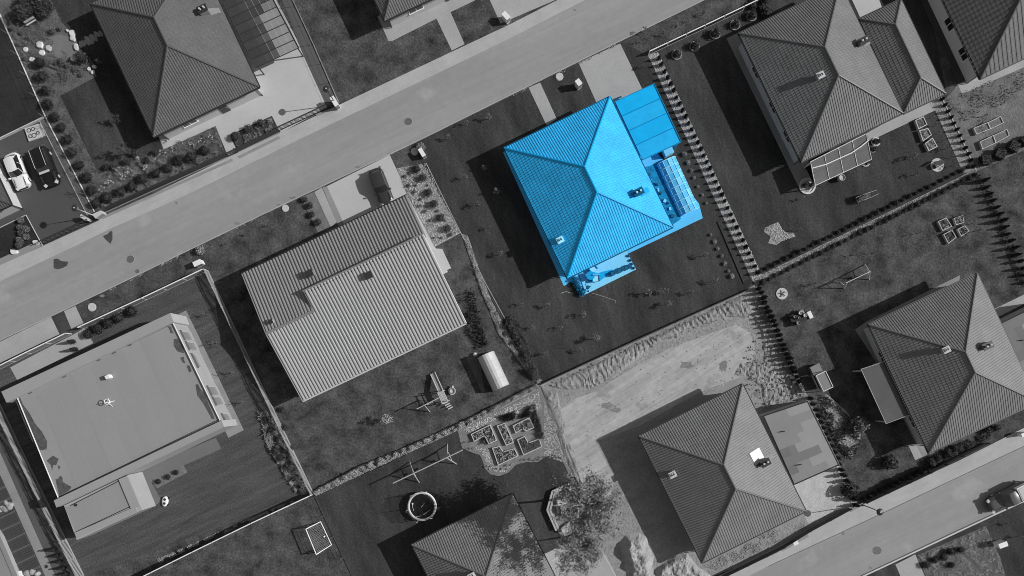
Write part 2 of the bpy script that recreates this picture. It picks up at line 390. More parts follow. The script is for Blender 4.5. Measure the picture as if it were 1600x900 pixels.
# ================================================================== BUILDINGS
def tilemats(key, v, blue=False):
    return (mat('roof_tile_' + key, v, .6, n1=(.45, .15), n2=(4, .14), blue=blue, spec=.35, streak=(0, 2.2, .5, .06)), mat('ridge_tile_' + key, v * .8, .5, n2=(5, .08), blue=blue, spec=.35))
def facet_mesh(mb, L, smax, pos, pitch, row, A, step):
    """one roof slope. L eave length, smax(u) inward run, pos(u,s,h) -> point"""
    n = max(4, int(round(L / pitch))); cols = []
    for i in range(n):
        for q, hh in ((0, 0), (.3, .05), (.42, .9), (.6, 1), (.85, .9), (.95, .1)): cols.append(((i + q) * L / n, hh * A))
    cols.append((L, 0)); S_ = max(smax(c[0]) for c in cols)
    nr = max(1, int(math.ceil(S_ / row))); rows = []
    for j in range(nr): rows += [(j * row, step), ((j + 1) * row - .02, 0)]
    base = len(mb.v); R_ = len(rows)
    for (u, h) in cols:
        sm = smax(u)
        for (s, st) in rows: mb.v.append(tuple(pos(u, min(s, sm), h + (st if s <= sm else 0))))
    for i in range(len(cols) - 1):
        m0 = max(smax(cols[i][0]), smax(cols[i + 1][0]))
        for j in range(R_ - 1):
            if rows[j][0] >= m0: break
            a = base + i * R_ + j
            mb.f.append((a, a + R_, a + R_ + 1, a + 1)); mb.m.append(0)
def window(parent, x, y, rz, w_, h_, z, blue=False, fm=None):
    """a framed pane on a wall; rz = direction the wall faces"""
    fm = fm or (mat('window_frame_blue', .7, .5, n2=(3, .03), blue=True) if blue else white)
    b = MB(); nx, ny = cos(rz), sin(rz); tx, ty = -ny, nx; t = .07
    def bx(cu, cz, su, sz, dpt=.09, o=.02): b.box((x + tx * cu + nx * o, y + ty * cu + ny * o, z + cz), (dpt, su, sz), rz)
    bx(0, h_ - t / 2, w_, t); bx(0, t / 2, w_ + .1, t, .16, .05); bx(-w_ / 2 + t / 2, h_ / 2, t, h_ - 2 * t); bx(w_ / 2 - t / 2, h_ / 2, t, h_ - 2 * t)
    if w_ > 1.1: bx(0, h_ / 2, t, h_ - 2 * t)
    f = b.build('window', fm, parent)
    b = MB(); b.box((x + nx * .012, y + ny * .012, z + h_ / 2), (.04, w_ - 2 * t, h_ - 2 * t), rz); b.build('pane', glass_d, f)
def hip_house(TL, TR, BR, BL, label, key, v, ze=3.0, pitch=.28, row=.38, slope=.47, inset=.6, wallm=None, blue=False, A=.048, step=.02, name='house', group=None, walls=True, wtop=None):
    P4 = [G(p[0], p[1], ze) for p in (TL, TR, BR, BL)]
    c = sum(P4, Vector()) / 4
    ex = ((P4[1] - P4[0]) + (P4[2] - P4[3])).normalized(); rz = atan2(ex.y, ex.x)
    a = ((P4[1] - P4[0]).length + (P4[2] - P4[3]).length) / 4; b = ((P4[3] - P4[0]).length + (P4[2] - P4[1]).length) / 4
    t = thing(name, label, 'house', (c.x, c.y, 0), rz, group)
    tm, rm = tilemats(key, v, blue); m_ = min(a, b)
    nz = Vector((0, 0, 1))
    mb = MB()
    def pos(fx):
        def p(u, s, h):
            x, y = fx(u, s); return (x, y, ze + s * slope + h)
        return p
    ml = (lambda u: max(0, min(a, u, 2 * b - u))); ms = (lambda u: max(0, min(b, u, 2 * a - u)))
    facet_mesh(mb, 2 * b, ml, pos(lambda u, s: (a - s, -b + u)), pitch, row, A, step)      # right
    facet_mesh(mb, 2 * b, ml, pos(lambda u, s: (-a + s, b - u)), pitch, row, A, step)      # left
    facet_mesh(mb, 2 * a, ms, pos(lambda u, s: (-a + u, -b + s)), pitch, row, A, step)     # near
    facet_mesh(mb, 2 * a, ms, pos(lambda u, s: (a - u, b - s)), pitch, row, A, step)       # far
    mb.box((0, 0, ze - .1), (2 * a - .04, 2 * b - .04, .16))
    roof = mb.build('roof', tm, t)
    zr = ze + m_ * slope + A
    if b >= a: r0, r1 = (0, b - a), (0, -(b - a))
    else: r0, r1 = (-(a - b), 0), ((a - b), 0)
    def cap(p, q):
        mb = MB(); mb.tube([Vector(p) + nz * .0, Vector(q)], .105, 6); mb.build('ridge_cap', rm, roof)
    e = ze + A
    if b >= a:
        cap((*r0, zr), (*r1, zr)); cap((-a, b, e), (*r0, zr)); cap((a, b, e), (*r0, zr)); cap((-a, -b, e), (*r1, zr)); cap((a, -b, e), (*r1, zr))
    else:
        cap((*r0, zr), (*r1, zr)); cap((-a, b, e), (*r0, zr)); cap((a, b, e), (*r1, zr)); cap((-a, -b, e), (*r0, zr)); cap((a, -b, e), (*r1, zr))
    gm = mat('gutter_blue', .12, .5, n2=(3, .05), blue=True) if blue else dark
    for (p, q) in (((-a, b), (a, b)), ((a, b), (a, -b)), ((a, -b), (-a, -b)), ((-a, -b), (-a, b))):
        d = Vector((q[0] - p[0], q[1] - p[1])); n = Vector((-d.y, d.x)).normalized() * .07; mx, my = (p[0] + q[0]) / 2, (p[1] + q[1]) / 2
        mb = MB(); mb.box((mx + n.x, my + n.y, ze - .07), (d.length + .05, .12, .11), atan2(d.y, d.x)); mb.build('gutter', gm, roof)
    if walls:
        wm = wallm or render_g; wa, wb = a - inset, b - inset
        mb = MB(); mb.box((0, 0, (ze - .18) / 2), (2 * wa, 2 * wb, ze - .18)); mb.build('wall', wm, t)
        for sx, y in ((1, .45), (1, -.35), (-1, .5), (-1, -.1), (-1, -.6)): window(t, sx * wa, y * wb, 0 if sx > 0 else pi, 1.5, 1.3, .95, blue)
        for sy, x in ((1, -.5), (1, .45), (-1, -.45)): window(t, x * wa, sy * wb, sy * pi / 2, 1.8, 1.35, .9, blue)
        d = MB(); d.box((.25 * wa, -wb - .02, 1.05), (1.0, .08, 2.1)); dd = d.build('door', timber_d, t)
        d = MB(); d.ball((.25 * wa + .38, -wb - .1, 1.05), .05); d.build('handle', light_m, dd)
        for sx in (-1, 1):
            mb = MB(); mb.tube([(sx * (wa + .07), -wb - .07, 0), (sx * (wa + .07), -wb - .07, ze - .2), (sx * (a + .05), -b - .02, ze - .1)], .05, 6); mb.build('downpipe', gm, t)
    def height(px, py):
        z = ze + 1
        for _ in range(8):
            g_ = G(px, py, z) - c; x = g_.x * cos(-rz) - g_.y * sin(-rz); y = g_.x * sin(-rz) + g_.y * cos(-rz)
            z = ze + max(0, min(a - abs(x), b - abs(y))) * slope
        return x, y, z
    t_info = dict(root=t, roof=roof, hl=height, a=a, b=b, c=c, rz=rz, ze=ze, slope=slope)
    return t_info
def stack(h, px, py, kind, blue=False, k=.6):
    """chimneys and vents on a roof; px,py is where the top shows"""
    x, y, z = h['hl'](px, py); t = h['roof']; x0 = x
    cm = mat('chimney_blue', .4, .8, n2=(6, .1), blue=True) if blue else mat('chimney_render', .22, .8, n2=(5, .1))
    wm = mat('cap_blue', .85, .6, n2=(6, .1), blue=True) if blue else pale
    dk = mat('flashing_blue', .1, .5, n2=(6, .1), blue=True) if blue else dark
    if kind == 'white':      # chimney with a pale slab cap holding flue openings
        b = MB(); b.box((x, y, z + k / 2 - .2), (.62, .5, k + .4)); c = b.build('chimney', cm, t)
        b = MB(); b.box((x, y, z + k + .06), (.82, .70, .12)); b.box((x, y, z + k + .17), (.5, .38, .1)); b.build('chimney_cap', wm, c)
        for i in (-1, 1): b = MB(); b.box((x + i * .12, y, z + k + .23), (.14, .22, .04)); b.build('flue', dk, c)
    elif kind == 'dark':     # squat dark chimney with a long metal flashing down slope
        b = MB(); b.box((x, y, z + .2), (.95, .6, 1.3)); c = b.build('chimney', cm, t)
        b = MB(); b.box((x, y, z + .88), (1.15, .78, .08)); b.build('chimney_cap', dk, c)
        for dx in (-.22, .25): b = MB(); b.cyl((x + dx, y, z + .92), .11, .25, 10); b.build('flue', wm, c)
        b = MB(); sl_ = h['slope']
        b.add([(x + .4, y - .42, z - .4 * sl_ + .07), (x + 1.5, y - .3, z - 1.5 * sl_ + .07), (x + 1.5, y + .3, z - 1.5 * sl_ + .07), (x + .4, y + .42, z - .4 * sl_ + .07)], [(0, 1, 2, 3)]); b.build('flashing', cm, c)
    elif kind == 'window':
        sl_ = h['slope']; b = MB(); k = .75; l = .7
        def q(i, j, o): return (x + i, y + j, z - i * sl_ + o)
        b.add([q(-l*1.1, -k*1.1, .07), q(l*1.1, -k*1.1, .07), q(l*1.1, k*1.1, .07), q(-l*1.1, k*1.1, .07)], [(0, 1, 2, 3)]); f_ = b.build('skylight_frame', dark, t); b = MB(); b.add([q(-l, -k, .1), q(l, -k, .1), q(l, k, .1), q(-l, k, .1), q(-l, -k, .0), q(l, -k, .0), q(l, k, .0), q(-l, k, .0)], [(0, 1, 2, 3), (0, 4, 5, 1), (1, 5, 6, 2), (2, 6, 7, 3), (3, 7, 4, 0)])
        b.build('skylight', mat('skylight_blind', .45, .3, n2=(2, .03), spec=.5), t)

roofs = {}
h1 = hip_house((140,7),(305,-71),(407,135),(242,213), 'charcoal hipped roof house with the dark glazed carport, beside the gravel circle garden', 'charcoal', .115, wallm=pale)
stack(h1, 321, 20, 'dark')
h2 = hip_house((502,-174),(667,-252),(767,-46),(602,32), 'hipped roof house cut off by the top edge above the street', 'graphite', .13, wallm=pale)
h3 = hip_house((789,230),(955,151),(1049,355),(885,436), 'bright blue hipped roof house in the middle of the dark lawn', 'blue', .53, blue=True, wallm=mat('wall_blue', .35, .8, n2=(5, .06), blue=True))
stack(h3, 875, 376, 'white', True, .3); stack(h3, 996, 303, 'dark', True)
h4 = hip_house((1157,51),(1315,-26),(1408,178),(1249,255), 'hipped roof house with garage wing and glazed veranda, top right', 'slate', .165, wallm=pale)
stack(h4, 1279, 121, 'white', k=.55); stack(h4, 1344, 69, 'dark')
h5 = hip_house((1437,-81),(1602,-159),(1695,46),(1530,124), 'large dark hipped roof house at the top right corner of the view', 'dark_slate', .10, pitch=.55, wallm=pale)
h8 = hip_house((-247,191),(-82,113),(19,319),(-146,397), 'house whose dark roof corner shows at the left edge beside the white car', 'black_slate', .07, wallm=pale)
h10 = hip_house((648,849),(805,769),(898,973),(741,1053), 'hipped roof house at the bottom edge with tree shadow across its roof', 'mossy', .19, wallm=pale)
stack(h10, 738, 898, 'white')
h11 = hip_house((1000,681),(1162,599),(1257,800),(1095,880), 'hipped roof house on bare soil with a square skylight, bottom', 'brown_grey', .19, wallm=pale)
stack(h11, 1050, 741, 'white', k=.35); stack(h11, 1192, 722, 'dark'); stack(h11, 1183, 713, 'window')
h12 = hip_house((1357,507),(1527,427),(1621,628),(1451,708), 'hipped roof house at the right edge with a lean-to roof on its west wall', 'ash', .18, wallm=pale)
stack(h12, 1474, 547, 'white', k=.55); stack(h12, 1536, 541, 'dark')
# garage wing of the top right house: a lower hipped roof butted against the main one
def wing(parent, TL, TR, BR, BL, key, v, ze, slope=.47):
    tmp = hip_house(TL, TR, BR, BL, 'x', key, v, ze=ze, slope=slope, walls=False)
    r = tmp['root']; pr = parent['root']
    off = r.location - pr.location; ca, sa = cos(-pr.rotation_euler.z), sin(-pr.rotation_euler.z)
    dr = r.rotation_euler.z - pr.rotation_euler.z; lx, ly = off.x * ca - off.y * sa, off.x * sa + off.y * ca
    M = Matrix.Translation((lx, ly, 0)) @ Matrix.Rotation(dr, 4, 'Z')
    roof = tmp['roof']; roof.data.transform(M); roof.parent = pr; roof.name = 'garage_roof'
    for ch in roof.children: ch.data.transform(M)
    wb = MB(); wb.box((0, 0, (ze - .18) / 2), (2 * tmp['a'] - 1, 2 * tmp['b'] - 1, ze - .18)); o = wb.build('garage_wall', pale, pr); o.data.transform(M)
    bpy.data.objects.remove(r)
wing(h4, (1344,29),(1409,-2),(1476,147),(1410,178), 'slate', .165, 2.85)

# ---- plinth paving round the blue house and its terrace (blue in the photograph too)
bl_pave = mat('blue_paving', .60, .85, n1=(.5, .06), n2=(5, .05), blue=True)
bl_pave2 = mat('blue_paving_light', .72, .85, n1=(1.5, .06), n2=(5, .05), blue=True, stretch=(TH, .3, 4))
bl_dark = mat('blue_dark', .10, .6, n2=(4, .1), blue=True); bl_mid = mat('blue_mid', .42, .4, n1=(.5, .1), n2=(4, .04), blue=True, spec=.5)
sheet('plinth', bl_pave, [(786,238),(960,158),(1092,318),(1098,341),(984,395),(895,439),(881,447)])
sheet('terrace', bl_pave2, [(893,428),(907,464),(994,421),(975,386)])
sheet('plinth', concrete_d, [(1077,860),(1086,858),(1098,884),(1263,803),(1166,595),(1155,591),(1098,618),(992,675),(1010,720)])
sheet('forecourt', mat('crushed_stone', .46, .95, n1=(1.2, .14), n2=(12, .2), bump=.05), [(1235,757),(1310,727),(1328,762),(1334,786),(1262,818),(1250,790)])
sheet('plinth', concrete_d, [(1336,515),(1353,503),(1375,492),(1500,430),(1465,715),(1440,712),(1365,560)])
sheet('forecourt', conc_mid, [(845,868),(900,842),(945,862),(975,925),(880,960)])

# ---- blue carport
def panel_roof(name, label, cat, A, B, C, D, z, rows, cols, pm, bm, dz=0, group=None, posts=True, thick=.05, pmats=None, lines=.07, parent=None, gap=.003):
    """flat panelled canopy; A,B,C,D pixels of the corners at height z (rows run A->D)"""
    P4 = [G(p[0], p[1], z) for p in (A, B, C, D)]; base = mid(P4)
    t = thing(name, label, cat, base, 0, group) if parent is None else parent
    def at(u, v, zz=0): p = (P4[0] * (1 - u) + P4[1] * u) * (1 - v) + (P4[3] * (1 - u) + P4[2] * u) * v; return Vector((p.x, p.y, z + zz + dz * u))
    for i in range(rows):
        for j in range(cols):
            b = MB(); v0, v1, u0, u1 = i / rows, (i + 1) / rows, j / cols, (j + 1) / cols; g_ = gap
            q = [at(u0 + g_, v0 + g_), at(u1 - g_, v0 + g_), at(u1 - g_, v1 - g_), at(u0 + g_, v1 - g_)]
            b.add([tuple(x) for x in q] + [(x.x, x.y, x.z - thick) for x in q], [(3, 2, 1, 0), (4, 5, 6, 7), (0, 1, 5, 4), (1, 2, 6, 5), (2, 3, 7, 6), (3, 0, 4, 7)])
            m_ = pmats(i, j) if pmats else pm
            b.build('roof_panel', m_, t, world=True)
    for i in range(rows + 1):
        b = MB(); b.tube([at(0, i / rows, .03), at(1, i / rows, .03)], lines, 4); b.build('beam', bm, t, world=True)
    for j in (0, cols):
        b = MB(); b.tube([at(j / cols, 0, .03), at(j / cols, 1, .03)], lines, 4); b.build('beam', bm, t, world=True)
    if posts:
        for (u, v) in ((.03, .03), (.97, .03), (.97, .97), (.03, .97), (.97, .5)):
            p = at(u, v); b = MB(); b.box((p.x, p.y, (p.z - .1) / 2), (.12, .12, p.z - .1), TH); b.build('post', bm, t, world=True)
    return t, at
bp = [mat('blue_panel_%d' % i, v, .35, n1=(.7, .09), n2=(3, .04), blue=True, spec=.5, streak=(TH, 3, .5, .05)) for i, v in enumerate((.50, .53, .51, .56))]
t, at = panel_roof('carport', 'bright blue panelled carport roof joined to the blue house', 'carport', (961,159),(1022,131),(1064,222),(1004,250), 2.6, 4, 1, bp[0], mat('blue_seam', .3, .5, n2=(4, .05), blue=True), lines=.05, pmats=lambda i, j: bp[(i * 2 + j * 3 + i * j) % 4])
b = MB(); b.tube([G(958, 156, 2.7), G(971, 151, 2.7)], .09, 5); b.build('beam', bl_dark, t, world=True)
# ---- pool enclosure: a telescopic arched glazed tunnel
def pool_cover():
    a, bq, c, d = G(1028,257), G(1053,246), G(1093,324), G(1062,340)
    base = mid((a, bq, c, d)); ax = ((d - a) + (c - bq)) / 2; L = ax.length; u = ax.normalized(); n = Vector((-u.y, u.x, 0)); W = ((bq - a).length + (c - d).length) / 2
    if (bq - a).dot(n) < 0: n = -n
    t = thing('pool_cover', 'arched glazed blue pool enclosure between the blue house and the hedge', 'pool cover', base)
    s0 = (a + bq) / 2
    gl = mat('blue_glazing', .60, .2, n1=(1.2, .08), n2=(5, .05), blue=True, spec=.8); gl2 = mat('blue_glazing_pale', .70, .12, n1=(1.2, .15), n2=(5, .05), blue=True, spec=.8)
    fr = mat('blue_frame', .85, .4, n2=(3, .03), blue=True)
    K = 6; M_ = 8
    def pt(k, l, o=0):
        an = pi * k / K; return s0 + u * (L * l / M_) + n * (-cos(an) * (W / 2 + o)) + Vector((0, 0, sin(an) * (.72 + o)))
    for l in range(M_):
        for k in range(K):
            g_ = .02; q = [pt(k + g_, l + g_), pt(k + 1 - g_, l + g_), pt(k + 1 - g_, l + 1 - g_), pt(k + g_, l + 1 - g_)]
            b = MB(); b.add([tuple(x) for x in q] + [tuple(x + (Vector(base) - x).normalized() * .03) for x in q], [(0, 1, 2, 3), (7, 6, 5, 4), (0, 4, 5, 1), (2, 6, 7, 3), (1, 5, 6, 2), (3, 7, 4, 0)])
            b.build('pane', gl if (k + l) % 3 else gl2, t, world=True)
    for l in range(M_ + 1):
        b = MB(); b.tube([pt(k / 2, l, .02) for k in range(2 * K + 1)], .045, 4); b.build('arch', fr, t, world=True)
    for k in range(K + 1):
        b = MB(); b.tube([pt(k, 0, .02), pt(k, M_, .02)], .035, 4); b.build('rail', fr, t, world=True)
    b = MB(); b.poly([tuple(p) for p in (pt(0, M_), pt(1, M_), pt(2, M_), pt(3, M_), pt(4, M_), pt(5, M_), pt(6, M_))]); b.build('end_panel', gl, t, world=True)
    # rough strip and wall of clutter between it and the house
    sheet('pool_edge', mat('blue_dark_gravel', .24, .8, n1=(2, .5), n2=(6, .5), blue=True), [(1005,262),(1028,255),(1064,342),(1050,352)])  # the gravel itself is dark
    rr = random.Random(3); ORDS = 'first second third fourth fifth sixth seventh eighth ninth'.split()
    for i in range(9):
        f = .06 + i * .11; px, py = 1012 + 40 * f + rr.uniform(-3, 4), 268 + 72 * f + rr.uniform(-3, 3); p = G(px, py); b = MB()
        b.box((p.x, p.y, .12), (rr.uniform(.2, .5), rr.uniform(.15, .4), rr.uniform(.15, .24)), rr.uniform(0, 3)); o = b.build('paving_offcut', bl_pave2 if i % 2 else bl_dark, origin=Vector((p.x, p.y, 0)))
        tag(o, 'loose slab in the strip between blue house and pool enclosure, %s from the top' % ORDS[i], 'slab', 'loose slabs by the pool enclosure')
    p = G(1042, 240); t2 = thing('pump_house', 'pale blue box of the pool pump between carport and pool enclosure', 'pump box', p, TH)
    b = MB(); b.box((0, 0, .45), (1.0, .8, .9)); b.build('body', fr, t2); b = MB(); b.prism([(-.55, -.35), (.55, -.45), (.6, .4), (-.5, .5)], .9, .98); b.build('lid', gl2, t2)
pool_cover()

# ---- H6: house with two ribbed sheet-metal roof planes
def ribbed_house():
    z0 = 3.0; zr = 4.6; zc = 5.0
    e0, e1 = G(378,428,z0), G(636,305,z0)
    rz = atan2(e1.y - e0.y, e1.x - e0.x); W = (e1 - e0).length
    t = thing('ribbed_roof_house', 'long house under two ribbed sheet metal roof planes beside the driveway', 'house', (e0.x, e0.y, 0), rz)
    def loc(px, py, z):
        g_ = G(px, py, z) - e0; ca, sa = cos(-rz), sin(-rz); return Vector((g_.x * ca - g_.y * sa, g_.x * sa + g_.y * ca, z))
    rg = loc(416, 521, zr); nt1 = loc(490, 487, zr + .0); nt2 = loc(475, 455, zc); cr = loc(661, 366, zc); br = loc(732, 502, z0); bl = loc(472, 628, z0)
    ar = loc(657, 358, zr - .2)
    yr = (rg.y + nt1.y) / 2; yc = (nt2.y + cr.y) / 2; yb = (br.y + bl.y) / 2; xn = (nt1.x + nt2.x) / 2; x0 = 0; x1 = cr.x
    sa_ = (zr - z0) / (-yr); sb = (zr - z0) / (yr - yb)
    ma = mat('ribbed_sheet_shaded', .30, .5, n1=(.3, .05), n2=(5, .04), spec=.4); mb_ = mat('ribbed_sheet_lit', .40, .5, n1=(.3, .05), n2=(5, .04), spec=.4)  # slope turned from the sun coloured darker, sunward slope lighter
    def rib(mb, xa, xb, yf, zf, pitch=.37, A=.13):
        n = int(round((xb - xa) / pitch)); prof = []
        for i in range(n):
            for q, h_ in ((0, 0), (.5, 0), (.55, A), (.93, A), (.98, 0)): prof.append((xa + (i + q) * (xb - xa) / n, h_))
        prof.append((xb, 0)); o = len(mb.v)
        for x, h_ in prof:
            ya, yb2 = yf(x)
            for y in (ya, yb2): mb.v.append((x, y, zf(y) + h_))
        for i in range(len(prof) - 1): mb.f.append((o + 2 * i, o + 2 * i + 1, o + 2 * i + 3, o + 2 * i + 2)); mb.m.append(0)
    ZA = lambda y: z0 - y * sa_; ZB = lambda y: zr - (yr - y) * sb * 1.0 if y < yr else zr + (y - yr) * sb
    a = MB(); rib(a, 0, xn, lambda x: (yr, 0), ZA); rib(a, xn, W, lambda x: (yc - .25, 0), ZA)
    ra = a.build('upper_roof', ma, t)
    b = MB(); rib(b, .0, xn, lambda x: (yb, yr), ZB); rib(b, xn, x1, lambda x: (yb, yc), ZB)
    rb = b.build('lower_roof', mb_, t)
    tr = mat('roof_trim', .2, .5, n2=(4, .05))
    b = MB(); b.box(((xn) / 2, yr, zr + .12), (xn, .3, .08)); b.build('ridge_cap', tr, rb)
    b = MB(); b.box(((xn + x1) / 2, yc, ZB(yc) + .1), (x1 - xn + .1, .16, .1)); b.build('ridge_cap', tr, rb)
    za = ZA(yc); b = MB(); b.box(((xn + x1) / 2, yc - .28, (za + ZB(yc)) / 2 - .1), (x1 - xn - .05, .12, ZB(yc) - za + .1)); b.build('clerestory_wall', mat('clerestory', .07, .6, n2=(4, .1)), t)
    b = MB(); b.add([(xn, yr, zr - .2), (xn, yc, ZA(yc) - .3), (xn, yc, ZB(yc)), (xn, yr, zr)], [(0, 1, 2, 3)]); b.build('gable', render_g, t)
    for sx, xx in ((0, 0), (1, x1)):
        b = MB()
        for (ya, za2, yb2, zb2) in ((yb, ZB(yb), yr if sx == 0 else yc, zr if sx == 0 else ZB(yc)), (yr if sx == 0 else yc, zr if sx == 0 else ZA(yc), 0, z0)):
            b.tube([(xx, ya, za2 + .06), (xx, yb2, zb2 + .06)], .07, 4)
        b.build('verge_trim', light_m if sx else tr, ra)
    for y, xx0, xx1, z, m_ in ((yb - .08, 0, x1, ZB(yb), light_m), (.08, 0, W, z0, dark)):
        b = MB(); b.box(((xx0 + xx1) / 2, y, z - .02), (xx1 - xx0, .14, .12)); b.build('gutter', m_, ra if y > 0 else rb)
    b = MB(); P_ = [(.55, -.6), (W - .4, -.6), (W - .4, yb + .5), (.55, yb + .5)]
    prof = [(-.6, ZA(-.6) - .15), (yr, zr - .2), (yb + .5, ZB(yb + .5) - .15)]
    vs = []
    for x in (.55, W - .4): vs += [(x, prof[0][0], 0), (x, prof[0][0], prof[0][1]), (x, prof[1][0], prof[1][1]), (x, prof[2][0], prof[2][1]), (x, prof[2][0], 0)]
    b.add(vs, [(0, 1, 2, 3, 4), (9, 8, 7, 6, 5), (0, 5, 6, 1), (4, 3, 8, 9)]); b.build('wall', pale, t)
    for x in (3, 9, 15): window(t, x, yb + .5, -pi / 2, 1.8, 1.3, .9)
    for y in (-3, -8, -13): window(t, .55, y, pi, 1.4, 1.2, 1); window(t, W - .4, y, 0, 1.4, 1.2, 1)
    for x in (4, 12): window(t, x, -.6, pi / 2, 1.4, 1.2, 1)
    def flue(px, py, z, w_, d_, h_, m_, cap=True, plate=None):
        p = loc(px, py, z); zz = ZA(p.y) if (p.y > yc or (p.x < xn and p.y > yr)) else ZB(p.y)
        b = MB(); b.box((p.x, p.y, zz + h_ / 2 - .1), (w_, d_, h_ + .2)); c = b.build('chimney', m_, ra)
        b = MB(); b.box((p.x, p.y, zz + h_ + .03), (w_ + .14, d_ + .14, .07)); b.build('chimney_cap', dark, c)
        if plate: b = MB(); b.box((p.x + plate[0], p.y + plate[1], zz + .13 - plate[1] * .1), (w_ + .1, plate[2], .03)); b.build('flashing', mat('flashing_grey', .16, .4, n2=(4, .05)), c)
    flue(483, 427, 4.6, .7, .6, .8, mat('chimney_render', .22, .8, n2=(5, .1)))
    flue(577, 431, 5, .7, .6, .7, mat('chimney_render', .22, .8, n2=(5, .1)), plate=(0, .9, 1.2))
    flue(425, 503, 4.5, .35, .35, .5, white)
ribbed_house()

# ---- H7: flat roofed house with two fin walls
def flat_house():
    zr = 3.35; zf = 3.8
    base = mid([G(*p) for p in ((27,622),(270,505),(345,655),(92,778))])
    t = thing('flat_roof_house', 'modern flat roofed house with pale fin walls and damp patches on the roof', 'house', base)
    fm = mat('felt_roof', .27, .85, n1=(.18, .05), n2=(3, .03), stretch=(TH, 1, 2)); top = mat('parapet_sheet', .31, .6, n1=(.3, .05), n2=(5, .04)); wf = mat('fin_wall_white', .40, .7, n2=(3, .03))
    fac = mat('facade_render', .34, .8, n1=(.8, .06), n2=(6, .04))
    A = [G(2,612,zf), G(266,489,zf), G(271,503,zf), G(10,629,zf)]; b = MB(); b.prism(A, 0, zf - .06); b.build('fin_wall', wf, t, world=True)
    b = MB(); q = [p + (p - mid(A)).normalized() * 0 for p in A]; b.prism(q, zf - .055, zf); b.build('coping', top, t, world=True)
    B = [G(84,782,zf), G(346,657,zf), G(350,667,zf), G(88,793,zf)]; b = MB(); b.prism(B, 0, zf - .06); b.build('fin_wall', wf, t, world=True)
    b = MB(); b.prism(B, zf - .055, zf); b.build('coping', top, t, world=True)
    Cn = [G(27,620,zr), G(270,503.5,zr), G(344,657,zr), G(92,779,zr)]
    # roof sheets laid in lanes, joints a little proud
    def at(u, v, z=zr): p = (Cn[0] * (1 - u) + Cn[1] * u) * (1 - v) + (Cn[3] * (1 - u) + Cn[2] * u) * v; return Vector((p.x, p.y, z))
    b = MB(); b.prism(Cn, 0, zr - .12); b.build('wall', fac, t, world=True)
    N_ = 9
    for i in range(N_):
        b = MB(); z = zr - .1 + (i % 2) * .012; b.prism([at(i / N_, 0, 0), at((i + 1) / N_, 0, 0), at((i + 1) / N_, 1, 0), at(i / N_, 1, 0)], zr - .118, z)
        b.build('roof_sheet', fm if i % 3 else mat('felt_roof_pale', .276, .85, n1=(.2, .05), n2=(3, .03)), t, world=True)
    for (u0, v0, u1, v1) in ((0, 0, 0, 1), (1, 0, 1, 1), (0, .985, 1, .985), (0, .01, 1, .01)):
        b = MB(); b.tube([at(u0, v0, zr + (.06 if u0 == u1 else -.06)), at(u1, v1, zr + (.06 if u0 == u1 else -.06))], .08 if u0 == u1 else .035, 4); b.build('edge_trim', (light_m if u0 == u1 else dark), t, world=True)
    for (u, v, s_) in ((.08, .02, .1), (.3, .02, .08), (.52, .02, .08), (.62, .02, .12), (.72, .02, .1)):
        p = at(u, v, zf); b = MB(); b.box((p.x, p.y, zr), (.35, .1, .1), TH); b.build('drip_outlet', mat('joint_grey', .12, .8, n2=(4, .1)), t, world=True)
    moss = mat('damp_moss', .085, .8, n1=(2.5, .35), n2=(9, .3), bump=.02)
    for poly in ([(20,617),(30,620),(35,632),(45,645),(54,662),(65,675),(73,690),(72,702),(62,704),(50,690),(35,655)], [(72,720),(82,712),(91,717),(87,727),(82,727),(81,736),(79,727)], [(90,727),(94,730),(91,734)],
                 [(86,749),(90,748),(94,743),(97,747),(97,753),(111,761),(107,767),(92,775)], [(271,530),(277,529),(286,540),(287,552),(277,549),(271,540)], [(261,510),(267,510),(268,515),(271,521),(266,520),(264,514)],
                 [(281,559),(287,557),(287,562),(289,568),(285,566)], [(291,571),(296,571),(299,580),(295,582)], [(305,601),(309,600),(312,607),(318,613),(335,654),(331,655),(317,630),(308,618)], [(33,612),(39,611),(37,617),(33,616)]):
        b = MB(); pts = ccw([G(x, y, zr) for x, y in poly]); zz = zr - .08; b.add([(p.x, p.y, zz) for p in pts], tess(pts)); b.build('damp_patch', moss, t, world=True)
    # facade windows facing the garden
    d = (G(344,657) - G(270,503.5)); w1, w2 = at(1, 0, 0), at(1, 1, 0); dv = (w2 - w1).normalized(); rz = atan2(-dv.x, dv.y) + 0
    n = Vector((-dv.y, dv.x, 0)); rz = atan2(n.y, n.x); L = (w2 - w1).length
    for s_, ww, hh, z in ((1.6, 1.1, 2.1, .5), (2.9, 1.0, 2.1, .5), (4.8, 1.7, .9, 1.7), (8.6, 1.1, 2.1, .5), (9.9, 1.0, 2.1, .5), (12.2, 1.3, 1.7, .6)):
        p = w1 + dv * s_
        b = MB(); tq = .08
        def bx(cu, cz, su, sz, dp=.1, o=.03): q = p + dv * cu + n * o; b.box((q.x, q.y, z + cz), (dp, su, sz), rz)
        bx(0, hh - tq / 2, ww, tq); bx(0, tq / 2, ww, tq, .3, .1); bx(-ww / 2, hh / 2, tq, hh - 2 * tq); bx(ww / 2, hh / 2, tq, hh - 2 * tq)
        f = b.build('window', mat('window_grey', .42, .5, n2=(3, .03)), t, world=True)
        b = MB(); q = p + n * .02; b.box((q.x, q.y, z + hh / 2), (.06, ww - tq, hh - 2 * tq), rz); b.build('pane', mat('blind_glass', .22, .25, n2=(1, .05), spec=.5), f, world=True)
        b = MB(); q = p + n * .10 + dv * 0; b.box((q.x, q.y, z + hh + .12), (.22, ww + .15, .1), rz); b.build('lintel', mat('joint_grey', .12, .8, n2=(4, .1)), f, world=True)
